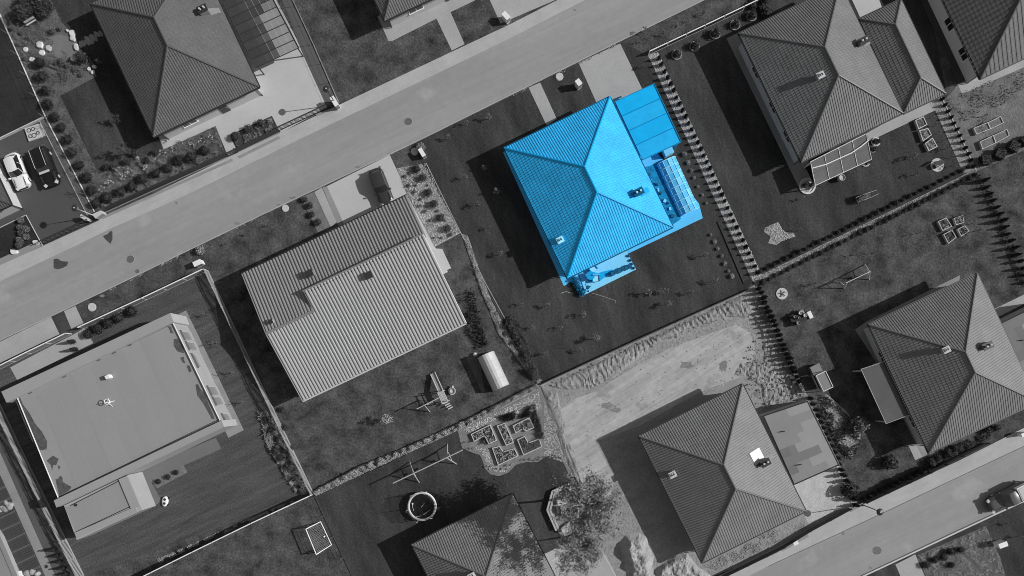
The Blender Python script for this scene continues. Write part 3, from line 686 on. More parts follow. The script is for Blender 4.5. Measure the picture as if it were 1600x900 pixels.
    # chimney, antenna
    p = G(168, 589, zr + .5); b = MB(); b.box((p.x, p.y, zr + .25), (.45, .4, .7), TH); c = b.build('chimney', white, t, world=True); b = MB(); b.box((p.x - .35, p.y, zr), (.3, .45, .15), TH); b.build('flashing', dark, c, world=True)
    p = G(168, 629, zr + .5); b = MB()
    b.tube([(p.x, p.y, zr - .1), (p.x, p.y, zr + 1.0)], .04); b.ring((p.x + .05, p.y + .1, zr + .7), .3, .045, 14)
    for k in range(4): b.tube([(p.x, p.y, zr + .5), (p.x + .5 * cos(k * 1.6 + .4), p.y + .5 * sin(k * 1.6 + .4), zr - .08)], .035, 4)
    b.build('antenna', white, t, world=True)
    p = G(119, 789, 3.1)
    # annex
    za = 3.05; X = [G(100,790,za), G(200,742,za), G(222,797,za), G(120,844,za)]
    b = MB(); b.prism(X, 0, za); b.build('annex_wall', fac, t, world=True)
    F = [G(102,793,za), G(185,750,za), G(205,791,za), G(119,831,za)]; b = MB(); b.prism(F, za + .003, za + .01); b.build('annex_roof', fm, t, world=True)
    for (x0, y0, x1, y1, w_) in ((193,746,213,793,14), (119,836,214,795,8)):
        p, q = G(x0, y0, za), G(x1, y1, za); dd = (q - p).normalized(); nn = Vector((-dd.y, dd.x, 0)) * w_ * S / 2
        b = MB(); b.prism([p + nn, q + nn, q - nn, p - nn], za + .012, za + .16 - .02 * (w_ < 10)); b.build('coping', top, t, world=True)
    for (x0, y0, x1, y1) in ((185,750,205,791), (205,791,119,831), (110,790,185,752)):
        b = MB(); b.tube([G(x0, y0, za + .05), G(x1, y1, za + .05)], .04, 4); b.build('edge_trim', dark, t, world=True)
    p = G(119, 789, za); b = MB(); b.cyl((p.x, p.y, za + .01), .16, .1, 10); b.build('roof_drain', dark, t, world=True)
    for i, (x0, x1, z) in enumerate(((201, 206, 1.6), (206, 211, 1.0), (211, 216, .5))):      # side steps in pale boards
        b = MB(); b.prism([G(x0, 742 - i * 1.5, z), G(x1, 741 - i * 1.5, z), G(x1 + 22, 795 - i * 2, z), G(x0 + 22, 797 - i * 2, z)], 0, z); b.build('step', mat('board_step', .28, .8, n1=(1, .08), n2=(8, .08), stretch=(TH + pi / 2, 6, .3)), t, world=True)
flat_house()

# ================================================================== PLANTS
def leaves(mb, n, fn, leaf, seed, m=0, up=.35):
    q = random.Random(seed)
    for _ in range(n):
        p = Vector(fn(q)); d = Vector((q.gauss(0, 1), q.gauss(0, 1), q.gauss(0, 1) + up)).normalized()
        a = d.orthogonal().normalized(); a.rotate(Matrix.Rotation(q.uniform(0, 6.3), 3, d)); b = d.cross(a); s = leaf * q.uniform(.6, 1.3)
        mb.add([p - a * s, p - b * s * .55, p + a * s, p + b * s * .55], [(0, 1, 2, 3)], m)
def shell(rx, rz, zc, lo=.7, lump=.22, k=3):
    def f(q):
        a = q.uniform(0, 2 * pi); c = q.uniform(-.6, 1); s = sqrt(max(0, 1 - c * c)); l = 1 + lump * sin(k * a + 1.3 + 4 * c); r = q.uniform(lo, 1) * l
        return (rx * r * s * cos(a), rx * r * s * sin(a), zc + rz * r * c)
    return f
PM = {}
def bush_mesh(kind, seed):
    key = (kind, seed)
    if key in PM: return PM[key]
    b = MB(); q = random.Random(seed * 13 + 5)
    if kind in ('bush', 'bush_mid', 'bush_light', 'bush_pale'):        # unit radius .6
        b.ball((0, 0, .42), .46, 1, .1, q, (1, 1, .85), m=1); leaves(b, 320, shell(.6, .5, .42, .75, .10), .075, seed)
        ms = {'bush': [fol_d, fol_d], 'bush_mid': [fol_m, fol_d], 'bush_light': [fol_l, fol_m], 'bush_pale': [fol_p, fol_l]}[kind]
    elif kind == 'tuft':
        for i in range(60):
            a = q.uniform(0, 6.3); r = q.uniform(.1, .45); h = q.uniform(.15, .4); bx, by = q.uniform(-.06, .06), q.uniform(-.06, .06)
            p = Vector((bx, by, 0)); e = Vector((r * cos(a), r * sin(a), h)); s = Vector((-sin(a), cos(a), 0)) * .025
            b.add([p - s, p + s, (p + e) / 2 + s * .8 + Vector((0, 0, h * .35)), e, (p + e) / 2 - s * .8 + Vector((0, 0, h * .35))], [(0, 1, 2, 3, 4)])
        ms = [fol_l]
    elif kind == 'flowers':
        leaves(b, 110, shell(.5, .3, .2, .4, .2), .06, seed, 0); leaves(b, 26, shell(.5, .34, .24, .85, .2), .085, seed + 1, 1, 2); ms = [fol_m, blossom]
    elif kind in ('conifer', 'conifer_short'):
        h, r = (1.45, .30) if kind == 'conifer' else (1.0, .26)
        b.lathe((0, 0, 0), [(.02, 0), (.03, .12), (r * .7, .16), (r * .62, h * .4), (r * .3, h * .8), (.01, h * .98)], 8, 1)
        def f(t): z = t.uniform(.05, 1) ** 1.1; a = t.uniform(0, 6.3); rr = r * (1 - z) ** .7 * t.uniform(.8, 1.1) + .015; return (rr * cos(a), rr * sin(a), .1 + z * (h - .1))
        leaves(b, 260, f, .055, seed, 0); ms = [fol_d, mat('conifer_core', .02, .9, n2=(5, .1))]
    elif kind == 'box_shrub':
        b.box((0, 0, .4), (.95, .95, .8), 0, 1)
        def f(t):
            p = [t.uniform(-.5, .5), t.uniform(-.5, .5), t.uniform(-.1, .45)]; k = t.randrange(3)
            if k < 2: p[k] = .5 * (1 if t.random() < .5 else -1)
            else: p[2] = .45
            return (p[0] * 1.05, p[1] * 1.05, p[2] + .4)
        leaves(b, 300, f, .07, seed, 0); ms = [fol_d, fol_d]
    me = b.mesh(kind, ms); PM[key] = me; return me
def ang(r): return r.uniform(0, 2 * pi)
ORD = 'first second third fourth fifth sixth seventh eighth ninth tenth eleventh twelfth thirteenth fourteenth fifteenth sixteenth seventeenth eighteenth nineteenth'.split()
def ordw(i):
    if i < 19: return ORD[i]
    t_, u_ = divmod(i + 1, 10); tens = {2: 'twent', 3: 'thirt', 4: 'fort'}[t_]
    return tens + 'ieth' if u_ == 0 else tens + 'y-' + ORD[u_ - 1]
def rank_labels(pts, label):
    """the label of each of a row, told apart by its place in the row"""
    xs, ys = [p[0] for p in pts], [p[1] for p in pts]; ax = 0 if max(xs) - min(xs) > max(ys) - min(ys) else 1
    od = sorted(range(len(pts)), key=lambda i: pts[i][ax]); out = [None] * len(pts)
    for k, i in enumerate(od): out[i] = '%s, %s from the %s' % (label, ordw(k), ('left', 'top')[ax])
    if len(out[0].replace('-', ' ').split()) > 16: print('LONG', out[0])
    return out
def plants(name, kind, pts, label, cat, group=None, sc=1.0, jit=.15, z=0.02, own=None):
    if group and len(pts) > 1 and not own: own = rank_labels(pts, label)
    for i, p in enumerate(pts):
        s = (p[2] if len(p) > 2 else 1) * sc * R.uniform(1 - jit, 1 + jit); g_ = G(p[0], p[1])
        o = link(name, bush_mesh(kind, i % 4), None, (g_.x, g_.y, z), ang(R), (s, s, s * R.uniform(.9, 1.1)))
        tag(o, own[i] if own else label, cat, group if len(pts) > 1 else None)
def line_pts(a, b, n, jx=.6):
    return [(a[0] + (b[0] - a[0]) * (i + .5) / n + R.uniform(-jx, jx), a[1] + (b[1] - a[1]) * (i + .5) / n + R.uniform(-jx, jx)) for i in range(n)]
SAP = {}
def tree_meshes(key, h, r, n, leaf, nb, seed, droop=0):
    if key in SAP: return SAP[key]
    q = random.Random(seed); t = MB(); c = MB(); tips = []
    t.tube([(0, 0, 0), (.03 * h * q.uniform(-1, 1), .03 * h * q.uniform(-1, 1), h * .5), (0, 0, h * .92)], .022 * h ** .9 + .008, 6, r2=.006 * h)
    for i in range(nb):
        z = h * q.uniform(.25, .85); a = q.uniform(0, 6.3) if nb < 6 else 2 * pi * i / nb * 2.4; l = r * q.uniform(.6, 1) * (1.15 - .5 * z / h)
        e = Vector((l * cos(a), l * sin(a), z + l * .35)); m_ = Vector((l * .5 * cos(a + .2), l * .5 * sin(a + .2), z + l * .3))
        t.tube([(0, 0, z), m_, e], .012 * h + .004, 5, r2=.006); tips += [e, m_, (e + m_) / 2]
        for k in range(3):
            a2 = a + q.uniform(-.9, .9); e2 = m_ + Vector((l * .5 * cos(a2), l * .5 * sin(a2), l * q.uniform(.05, .5))); t.tube([m_, e2], .006 * h + .003, 4, r2=.004); tips.append(e2)
    tips.append(Vector((0, 0, h)))
    def f(w_):
        p = w_.choice(tips); s = r * .17; return (p.x + w_.gauss(0, s), p.y + w_.gauss(0, s), max(.1, p.z + w_.gauss(0, s * .8)))
    leaves(c, n, f, leaf, seed)
    SAP[key] = (t, c); return SAP[key]
SAPM = {}
def sapling(px, py, label, key='a', sc=1.0, group=None, fol=None, name='sapling', cat='young tree'):
    spec = {'a': (1.7, .42, 170, .06, 7), 'b': (1.3, .34, 130, .06, 6), 'c': (2.1, .55, 520, .06, 9), 'bare': (1.8, .5, 24, .045, 8)}[key]
    fol = fol or fol_l
    k = (key, fol.name)
    if k not in SAPM:
        t, c = tree_meshes(key, *spec, seed=len(SAP) * 7 + 3); SAPM[k] = (t.mesh('trunk', bark), c.mesh('crown', fol))
    g_ = G(px, py); o = thing(name, label, cat, (g_.x, g_.y, 0), ang(R), group); o.scale = (sc,) * 3
    link('trunk', SAPM[k][0], o); link('crown', SAPM[k][1], o); return o
def blades(name, pxs, n, h, w_, m, seed=1, z=0.0, lean=.35, label=None):
    """stuff: many grass blades scattered over a polygon given in pixels"""
    pts = [G(*p) for p in pxs]; q = random.Random(seed); b = MB(); x0, x1 = min(p.x for p in pts), max(p.x for p in pts); y0, y1 = min(p.y for p in pts), max(p.y for p in pts); c = 0; tr = 0
    while c < n and tr < n * 40:
        tr += 1; x, y = q.uniform(x0, x1), q.uniform(y0, y1)
        if not inside(x, y, pts): continue
        if noise.noise(Vector((x * .8, y * .8, seed))) < -.18 + q.uniform(-.1, .1): continue
        a = q.uniform(0, 6.3); hh = h * q.uniform(.4, 1.1); l = Vector((q.gauss(0, lean) * hh, q.gauss(0, lean) * hh, hh)); s = Vector((cos(a), sin(a), 0)) * w_ * q.uniform(.6, 1.2)
        p = Vector((x, y, z)); b.add([p - s, p + s, p + l * .6 + s * .7, p + l, p + l * .6 - s * .7], [(0, 1, 2, 3, 4)]); c += 1
    o = b.build(name, m); o['kind'] = 'stuff'
    return o
def edged(x, y, pts):
    d = 1e9; n = len(pts)
    for i in range(n):
        a, b = pts[i], pts[(i + 1) % n]; vx, vy = b[0] - a[0], b[1] - a[1]; t = max(0, min(1, ((x - a[0]) * vx + (y - a[1]) * vy) / (vx * vx + vy * vy + 1e-9)))
        d = min(d, hypot(x - a[0] - t * vx, y - a[1] - t * vy))
    return d
def mound(name, pxs, hf, m, res=.22, fall=1.2, kind='structure'):
    pts = [G(*p) for p in pxs]; x0, x1 = min(p.x for p in pts), max(p.x for p in pts); y0, y1 = min(p.y for p in pts), max(p.y for p in pts)
    nx, ny = int((x1 - x0) / res) + 2, int((y1 - y0) / res) + 2; idx = {}; b = MB()
    for i in range(nx):
        for j in range(ny):
            x, y = x0 + i * res, y0 + j * res
            if inside(x, y, pts):
                d = edged(x, y, pts); f = min(1, d / fall); f = f * f * (3 - 2 * f)
                idx[i, j] = len(b.v); b.v.append((x, y, max(-.05, hf(x, y) * f - .03 * (1 - f))))
    for (i, j), k in idx.items():
        if (i + 1, j) in idx and (i, j + 1) in idx and (i + 1, j + 1) in idx: b.f.append((k, idx[i + 1, j], idx[i + 1, j + 1], idx[i, j + 1])); b.m.append(0)
    o = b.build(name, m); o['kind'] = kind; return o
def fb(x, y, s, z=0): return noise.fractal(Vector((x * s, y * s, z)), 1.0, 2.0, 4)

# --- bare soil plot: furrowed bank, rough east part, heaps
ct, st = cos(TH), sin(TH)
def bank(x, y):
    u = x * ct + y * st; v = -x * st + y * ct
    return .22 + .10 * sin(u * 11 + 5 * fb(x, y, .5)) * max(0, .6 + 1.2 * fb(x, y, .35, 3)) + .13 * fb(x, y, 2.2, 1) + .08 * fb(x, y, .5, 6)
mound('soil_bank', [(846,604),(1160,458),(1176,462),(1184,490),(1172,500),(1140,498),(1090,514),(1040,533),(1010,552),(985,573),(960,594),(925,610),(880,612)], lambda x, y: bank(x, y) * .75 + .1, soil, .15, .7)
mound('rough_soil', [(1180,470),(1205,520),(1238,590),(1262,622),(1190,645),(1188,610),(1165,590),(1140,590),(1155,565),(1190,560),(1185,520),(1168,485)], lambda x, y: .1 + .28 * abs(fb(x, y, 1.1, 7)) + .12 * fb(x, y, 3, 2), soil, .16, .6)
mound('rough_soil', [(844,606),(872,610),(880,640),(888,700),(905,745),(893,745),(868,668)], lambda x, y: .1 + .22 * abs(fb(x, y, 1.0, 9)), soil, .16, .5)
heap_m = mat('heap_soil', .33, .95, n1=(1.1, .22), n2=(6, .2), bump=.08)
mound('soil_heap', [(963,850),(975,832),(1000,828),(1014,838),(1016,850),(1026,868),(1022,885),(1040,900),(1060,930),(985,930),(972,885)], lambda x, y: .95 + .5 * fb(x, y, .7, 5) + .12 * abs(fb(x, y, 2.5, 5)), heap_m, .13, 1.4)
mound('soil_heap', [(1020,888),(1050,866),(1075,861),(1093,885),(1110,895),(1130,912),(1140,930),(1010,930)], lambda x, y: .6 + .4 * fb(x, y, .8, 15) + .1 * abs(fb(x, y, 2.5, 6)), heap_m, .13, .9)
dsoil = mat('damp_soil', .20, .95, n1=(.9, .3), n2=(4, .15), stretch=(TH, 2.5, .6))
for q_ in ((948,633,10,5,1),(962,641,8,4,2),(1073,570,11,6,3),(1130,572,7,9,4)): sheet('damp_soil', dsoil, blob(q_[0], q_[1], q_[2], 16, .35, q_[3], q_[4]))

# --- hedges and tall grass strips
def leafy(name, pxs, n, h, leaf, m, seed=1, z=0.0, lo=.25, thr=-.25, fr=.9):
    """stuff: low foliage with an uneven top over a polygon given in pixels"""
    pts = [G(*p) for p in pxs]; q = random.Random(seed); b = MB(); x0, x1 = min(p.x for p in pts), max(p.x for p in pts); y0, y1 = min(p.y for p in pts), max(p.y for p in pts); c = 0; tr = 0
    while c < n and tr < n * 40:
        tr += 1; x, y = q.uniform(x0, x1), q.uniform(y0, y1)
        if not inside(x, y, pts): continue
        k = noise.noise(Vector((x * fr, y * fr, seed)))
        if k < thr + q.uniform(-.08, .08): continue
        hh = h * (.55 + .6 * k + q.uniform(-.1, .1)) * min(1, edged(x, y, pts) / .25 + .3)
        p = Vector((x, y, z + max(.03, hh * q.uniform(lo, 1) ** .6))); d = Vector((q.gauss(0, .6), q.gauss(0, .6), 1)).normalized(); a = d.orthogonal().normalized(); a.rotate(Matrix.Rotation(q.uniform(0, 6.3), 3, d)); e = d.cross(a); s_ = leaf * q.uniform(.6, 1.4)
        b.add([p - a * s_, p - e * s_ * .5, p + a * s_, p + e * s_ * .5], [(0, 1, 2, 3)]); c += 1
    o = b.build(name, m); o['kind'] = 'stuff'; return o
hedge_leaf = mat('hedge_leaf', .33, .8, n1=(1.2, .35), n2=(9, .3), spec=.2); strip_g = mat('strip_litter', .15, .95, n1=(1.5, .35), n2=(8, .3), bump=.05)
HP = [(488,768),(560,729),(640,696),(728,656),(838,600),(846,606),(735,663),(690,684),(600,725),(495,774)]
sheet('hedge_litter', strip_g, HP)
leafy('overgrown_hedge', HP, 16000, 1.25, .075, hedge_leaf, 2, thr=-.45, fr=1.6)
DP = [(722,366),(731,368),(750,425),(768,470),(800,530),(846,594),(838,602),(808,560),(778,520),(750,450)]
sheet('strip_litter', strip_g, DP); leafy('weed_strip', DP, 7000, .35, .07, hedge_leaf, 3, thr=-.3, fr=1.6)
leafy('undergrowth', [(786,500),(800,492),(815,505),(845,592),(832,596),(815,560)], 5000, .8, .07, fol_m, 33, thr=-.4, fr=1.5)
blades('weeds', [(716,460),(740,448),(752,500),(762,540),(745,545),(728,520)], 900, .5, .05, fol_m, 4)
leafy('weed_strip', [(404,640),(425,645),(470,735),(488,768),(462,770),(440,735),(415,690)], 5000, .55, .07, hedge_leaf, 44, thr=-.1, fr=1.5)
leafy('weed_strip', [(385,812),(400,806),(460,780),(462,784),(400,812),(330,842),(250,880),(240,876),(300,850)], 2600, .25, .07, hedge_leaf, 45, thr=.0, fr=1.2)
leafy('flower_bed_planting', [(157,330),(170,270),(256,236),(335,200),(353,242),(250,288)], 9000, .42, .07, fol_l, 34, thr=-.05, fr=1.3)
leafy('flower_bed_planting', [(60,60),(50,95),(92,112),(96,130),(128,112),(150,105),(140,88),(110,90),(70,95)], 3500, .35, .06, fol_l, 35, thr=-.05, fr=1.6)
leafy('flower_bed_planting', [(0,30),(30,-5),(60,40),(64,60),(40,85),(50,110)], 3000, .25, .06, fol_l, 36, thr=.0, fr=1.3)
leafy('ground_cover', [(1434,868),(1540,822),(1562,870),(1572,905),(1455,905)], 5000, .2, .07, hedge_leaf, 37, thr=-.1, fr=1.5)
leafy('ground_cover', [(1440,738),(1500,708),(1545,686),(1560,665),(1490,696),(1448,716)], 4000, .5, .07, fol_m, 38, thr=-.2, fr=1.5)
leafy('ground_cover', [(362,212),(424,184),(434,203),(372,233)], 1800, .35, .06, fol_l, 39, thr=.0, fr=1.5)
leafy('ground_cover', [(150,341),(70,386),(62,383),(140,345)], 10, .2, .05, fol_m, 40)
blades('weeds', [(404,640),(425,645),(470,740),(486,768),(462,770),(440,735),(415,690)], 2600, .5, .05, fol_l, 5)
blades('meadow_flowers', [(634,300),(620,264),(666,256),(719,362),(680,384)], 1500, .22, .03, fol_l, 6)
blades('weeds', [(150,334),(72,184),(0,22),(30,-5),(80,60),(120,100),(94,150),(125,212),(154,270),(256,234),(337,197),(355,243)], 6000, .28, .035, fol_l, 7)
blades('weeds', [(1276,620),(1290,618),(1330,655),(1345,690),(1330,720),(1312,705)], 1500, .45, .05, fol_l, 8)
blades('weeds', [(1474,158),(1540,128),(1600,110),(1600,140),(1530,190),(1500,190)], 900, .2, .04, fol_m, 10)
blades('weeds', [(1176,470),(1190,462),(1240,560),(1262,618),(1246,622),(1215,560)], 900, .35, .04, fol_l, 11)
blades('weeds', [(1525,275),(1535,272),(1600,425),(1600,450),(1590,440)], 900, .3, .04, fol_l, 12)
sheet('gravel_bed', gravel, [(1272,622),(1292,616),(1322,642),(1345,675),(1344,690),(1330,716),(1318,706)])

CON = 'dark conifer in the hedge row'
plants('conifer', 'conifer_short', [(p[0] + 5, p[1]) for p in line_pts((1021,88),(1180,432), 34, .3)], 'small dark conifer on the gravel strip right of the blue house', 'conifer', 'conifers on the gravel strip east of the blue house', 1.03, .13)
plants('conifer', 'conifer', line_pts((1182,448),(1247,600), 21, .7), 'dark conifer in the hedge right of the bare soil', 'conifer', 'conifers along the bare soil plot', 1.12, .14)
plants('conifer', 'conifer', line_pts((1262,618),(1337,792), 19, .8), 'dark conifer in the tight row beside the flat garage roof', 'conifer', 'conifers beside the flat garage', 1.05, .14)
plants('conifer', 'conifer', line_pts((1531,278),(1606,446), 16, .7), 'dark conifer in the row down the right edge', 'conifer', 'conifers at the right edge', .98, .14)
plants('conifer', 'conifer_short', [(p[0] + 3, p[1]) for p in line_pts((1464,152),(1518,266), 12, .2)], 'small pointed conifer on the gravel strip below the garage wing', 'conifer', 'conifers on the gravel strip below the garage wing', .9, .05)
plants('shrub', 'bush', [(p[0], p[1] - 2.5) for p in line_pts((1182,430),(1516,262), 33, .5)], 'low dark shrub above the long diagonal gravel strip', 'shrub', 'shrubs on the upper edge of the gravel strip', .50, .22)
plants('shrub', 'bush', [(p[0] + 3, p[1] + 6) for p in line_pts((1182,438),(1524,266), 34, .5)], 'low dark shrub below the long diagonal gravel strip', 'shrub', 'shrubs on the lower edge of the gravel strip', .58, .22)
plants('conifer', 'conifer', line_pts((1342,781),(1455,726), 13, .8), 'dark conifer behind the lower street, right of the lamp', 'conifer', 'conifers behind the lower street', 1.1, .1)
plants('conifer', 'conifer', [(88,857),(93,867),(98,876),(103,886),(108,895),(113,905)], 'pointed conifer by the picket fence in the lower left corner', 'conifer', 'conifers in the lower left corner', .95, .1)
gb = [(66,101),(70,122),(75,144),(79,165),(89,185),(99,201),(109,220),(116,240),(127,260),(139,279),(146,299),(154,319)]
plants('round_bush', 'bush', gb, 'clipped dark round bush along the white edged garden boundary', 'bush', 'round bushes along the west boundary', 1.0, .08)
plants('round_bush', 'bush', [(171,310),(191,301),(209,292),(226,281),(247,272),(265,264),(282,252),(302,247),(322,237)], 'clipped dark round bush in the bed behind the street fence', 'bush', 'round bushes behind the street fence', 1.0, .1)
plants('round_bush', 'bush', [(141,522),(157,514),(172,505),(189,497),(209,487)], 'dark round bush by the front fence of the flat house', 'bush', 'bushes by the flat house fence', 1.05, .08)
plants('round_bush', 'bush_mid', [(477,313),(485,322),(488,336),(498,348)], 'small shrub in the gravel beside the narrow path', 'shrub', 'shrubs in the gravel by the path', .7, .08)
plants('round_bush', 'bush_mid', [(651,265),(662,279),(670,302),(679,320),(689,341),(699,358)], 'dark spiky shrub in the pale gravel bed by the driveway', 'shrub', 'shrubs in the gravel bed', .8, .08)
plants('box_shrub', 'box_shrub', [(1535,253),(1557,243),(1578,232),(1598,222)], 'square clipped dark bush below the cold frames', 'bush', 'square bushes below the cold frames', 1.05, .05)
plants('round_bush', 'bush', [(249,752),(264,745),(277,738)], 'small round bush in the gravel bed by the grey terrace', 'bush', 'round bushes by the grey terrace', .55, .05)
plants('round_bush', 'bush', [(1484,882),(1445,882),(1458,874),(1472,870),(1483,861),(1498,858)], 'small dark bush in the planting bed by the lower kerb', 'bush', 'bushes by the lower kerb', .75, .1)
plants('round_bush', 'bush_light', [(35,345),(34,356),(43,359),(35,365),(44,371),(34,376),(32,383)], 'ball shaped grey shrub in the corner bed by the parking court', 'shrub', 'ball shrubs in the corner bed', .7, .1)
plants('round_bush', 'bush', [(1324,765)], 'dark topiary bush at the street end of the conifer row', 'bush', None, 1.5)
plants('round_bush', 'bush', [(1386,722)], 'round dark bush standing alone on the lawn with a long shadow', 'bush', None, 1.45)
plants('round_bush', 'bush_light', [(1338,664)], 'large grey leafy shrub beside the gravel bed by the dark lawn', 'shrub', None, 1.9)
plants('round_bush', 'bush_mid', [(803,520),(797,508),(812,534),(822,558),(829,580)], 'leafy shrub on the boundary left of the blue house lawn', 'shrub', 'shrubs on the boundary left of the blue house lawn', 1.1, .25)
plants('round_bush', 'bush_light', [(131,62),], 'grey shrub beside the stepping stones', 'shrub', None, .3)
plants('round_bush', 'bush_mid', [(131,93)], 'dome shaped leafy bush next to the stepping stones', 'bush', None, 1.35)
plants('round_bush', 'bush_mid', [(40,8),(52,18),(42,26),(68,8),(72,22),(78,14),(60,2)], 'leafy bush in the thicket around the small bench', 'bush', 'bushes in the top left thicket', 1.5, .2)
plants('flower_bush', 'flowers', [(172,287),(205,272),(217,250),(257,240),(300,227),(185,267)], 'bush with white blossom behind the street fence', 'flowers', 'white flowering bushes behind the street fence', .95, .2)
plants('flower_bush', 'flowers', [(258,222),(282,224)], 'small white blossom bush beside the house paving', 'flowers', 'blossom bushes by the paving', .7, .1)
plants('flower_bush', 'flowers', [(228,262),(240,248),(192,277),(160,296),(270,232),(316,222),(330,215)], 'leafy clump with pale flecks in the front garden bed', 'flowers', 'pale flecked clumps in the front garden bed', .75, .2)
plants('round_bush', 'bush_mid', [(369,215),(390,203),(409,194)], 'dark shrub in the small bed by the sliding gate', 'shrub', 'shrubs in the small bed by the gate', .85, .1)
plants('round_bush', 'bush_mid', [(200,255),(182,262),(168,262),(212,240),(232,252),(245,240)], 'loose leafy shrub in the garden bed before the dark roofed house', 'shrub', 'loose shrubs in the front garden', .8, .2)
plants('grass_tuft', 'bush_pale', [(1069,242),(1075,255),(1080,267),(1084,278),(1090,292),(1097,305),(1103,318),(1110,367),(1116,378),(1121,389),(1127,400),(1132,412),(1138,424),(1143,432)], 'pale tuft in the thin plant row left of the conifer strip', 'grass tuft', 'pale tufts beside the conifer strip', .42, .3)
plants('grass_tuft', 'bush_pale', [(315,392),(658,232)], '', 'grass tuft', None, .9, .1, own=['pale grass clump at the south kerb above the white fence corner', 'pale grass clump behind the white cabinet by the driveway'])
plants('round_bush', 'bush_mid', [(1440,735),(1452,722),(1462,714),(1478,708),(1490,700),(1540,672),(1555,668)], 'shrub in the planted strip before the right edge house', 'shrub', 'shrubs before the right edge house', .9, .2)
plants('round_bush', 'bush_mid', [(1175,10),(1190,14),(1194,4),(1186,-2),(1196,22)], 'leafy bush by the white fence end at the top', 'bush', 'bushes by the white fence end', .9, .2)
plants('round_bush', 'bush_mid', [(432,498+205),(440,715),(450,728),(424,672),(416,655),(446,668),(455,700),(441,640)], 'ragged shrub along the picket fence of the flat roofed house', 'shrub', 'ragged shrubs along the picket fence', .7, .2)
plants('round_bush', 'bush_light', [(633,276),(641,271),(639,290),(650,290),(657,312),(648,300),(664,331),(657,322),(672,345),(678,372),(668,290),(684,330),(695,345),(690,372),(705,367)], 'low pale cushion plant in the gravel bed by the driveway', 'cushion plant', 'cushion plants in the gravel bed', .32, .3)
plants('round_bush', 'bush_light', [(30,30),(22,45),(36,52),(48,60),(84,50),(96,46),(100,98),(108,104),(118,110),(128,118),(90,100),(40,92),(30,70)], 'grey green cushion shrub in the garden around the gravel circle', 'shrub', 'cushion shrubs around the gravel circle', .55, .35)
# globe bushes in pale rings
for i, (px, py) in enumerate(((1057,86),(1085,73),(1117,54),(1148,40),(1174,26))):
    c = G(px, py); t = thing('ringed_bush', ('globe bush in a pale stone ring along the white fence, nearest the conifer strip', 'second globe bush in a stone ring from the conifer strip', 'middle one of the five globe bushes in pale rings', 'fourth globe bush in a stone ring from the conifer strip', 'globe bush in a pale ring nearest the top edge')[i], 'bush', (c.x, c.y, 0), ang(R), 'globe bushes in stone rings')
    link('crown', bush_mesh('bush_mid', i % 4), t, (0, 0, .12), 0, .8 + .1 * (i % 3)); b = MB(); b.lathe((0, 0, 0), [(.62, 0), (.62, .16), (.5, .16), (.5, 0)], 18); b.build('ring', concrete_d, t)
# topiary spiral conifers in the driveway of the flat house
for px, py, l in ((117, 534, 'tall narrow conifer on the flat house drive, upper one of the pair'), (121, 546, 'tall narrow conifer on the flat house drive, lower one of the pair')):
    c = G(px, py); o = link('conifer', bush_mesh('conifer', 1), None, (c.x, c.y, 0), 0, (1, 1, 1.05)); tag(o, l, 'conifer', 'driveway conifers')

def saps(pts, label, key, grp, sc=1, fol=None):
    ls = rank_labels(pts, label)
    for i, p in enumerate(pts): sapling(p[0], p[1], ls[i], key, sc * R.uniform(.8, 1.15), grp, fol)
saps([(730,195),(765,186),(702,217),(728,279),(747,321),(766,357),(783,398),(757,265),(777,302)], 'spindly sapling on the dark lawn left of the blue house', 'b', 'saplings left of the blue house')
saps([(857,478),(911,492),(876,512),(833,512),(907,548),(853,553),(816,476),(1012,458),(1040,456),(1099,400),(1078,458),(1115,440)], 'small sapling on the lawn below the blue house', 'b', 'saplings below the blue house')
sapling(931, 529, 'bushy young tree on the lawn below the blue house, casting a dark blot', 'c', .9); sapling(1042, 476, 'bushy young tree at the lower right of the blue house lawn', 'c', .75); sapling(1031, 457, 'dark young shrub tree just above another one on the blue house lawn', 'c', .7)
saps([(355,382),(387,367),(420,353)], 'small dark seedling on the lawn above the ribbed roof house', 'b', 'seedlings above the ribbed roof house', .6, fol_m)
saps([(325,492),(342,536),(371,582),(386,628)], 'thin leafless sapling between the flat house and its picket fence', 'bare', 'saplings by the picket fence', 1.1)
saps([(1034,55),(1065,40),(1097,24)], 'low dark seedling in the verge above the white fence', 'b', 'seedlings in the verge', .7, fol_d)
sapling(1002, 66, 'pale sapling at the driveway corner by the street', 'a', .6); sapling(1006, 50, 'pale shrub at the kerb above the blue house driveway', 'a', .7); sapling(1005, 106, 'pale small shrub between driveway and conifer strip', 'b', .8)
sapling(608, 654, 'pale feathery young tree with long shadow on the rear lawn of the ribbed roof house', 'c', 1.15, None, fol_p)
saps([(1453,185),(1459,197),(1464,210),(1470,222),(1484,247),(1476,233),(1487,260)], 'pale sapling in the row between raised boxes and gravel strip', 'b', 'saplings by the raised boxes', .8)
saps([(1425,245),(1415,250),(1427,274)], 'small pale sapling on the lawn right of the veranda', 'b', 'saplings right of the veranda', .8)
saps([(1433,365),(1363,396),(1340,398),(1265,446),(1275,443)], 'bare sapling on the lawn below the diagonal hedge', 'bare', 'saplings below the diagonal hedge', .9)
sapling(1252, 312, 'pale shrub on the sand patch below the veranda house', 'a', .6); sapling(1247, 361, 'small pale sapling at the tip of the sand patch', 'b', .8)
saps([(1508,337),(1517,350),(1521,362)], 'grassy sapling beside the square raised beds', 'a', 'saplings beside the square raised beds', .8)
sapling(205, 240, 'feathery tree at the lawn corner before the dark roofed house', 'c', 1.3, None, fol_m); sapling(190, 190, 'small tree in the shade beside the dark roofed house', 'c', .9, None, fol_m); sapling(160, 100, 'small flowering tree in the house shade, top left', 'a', .7)
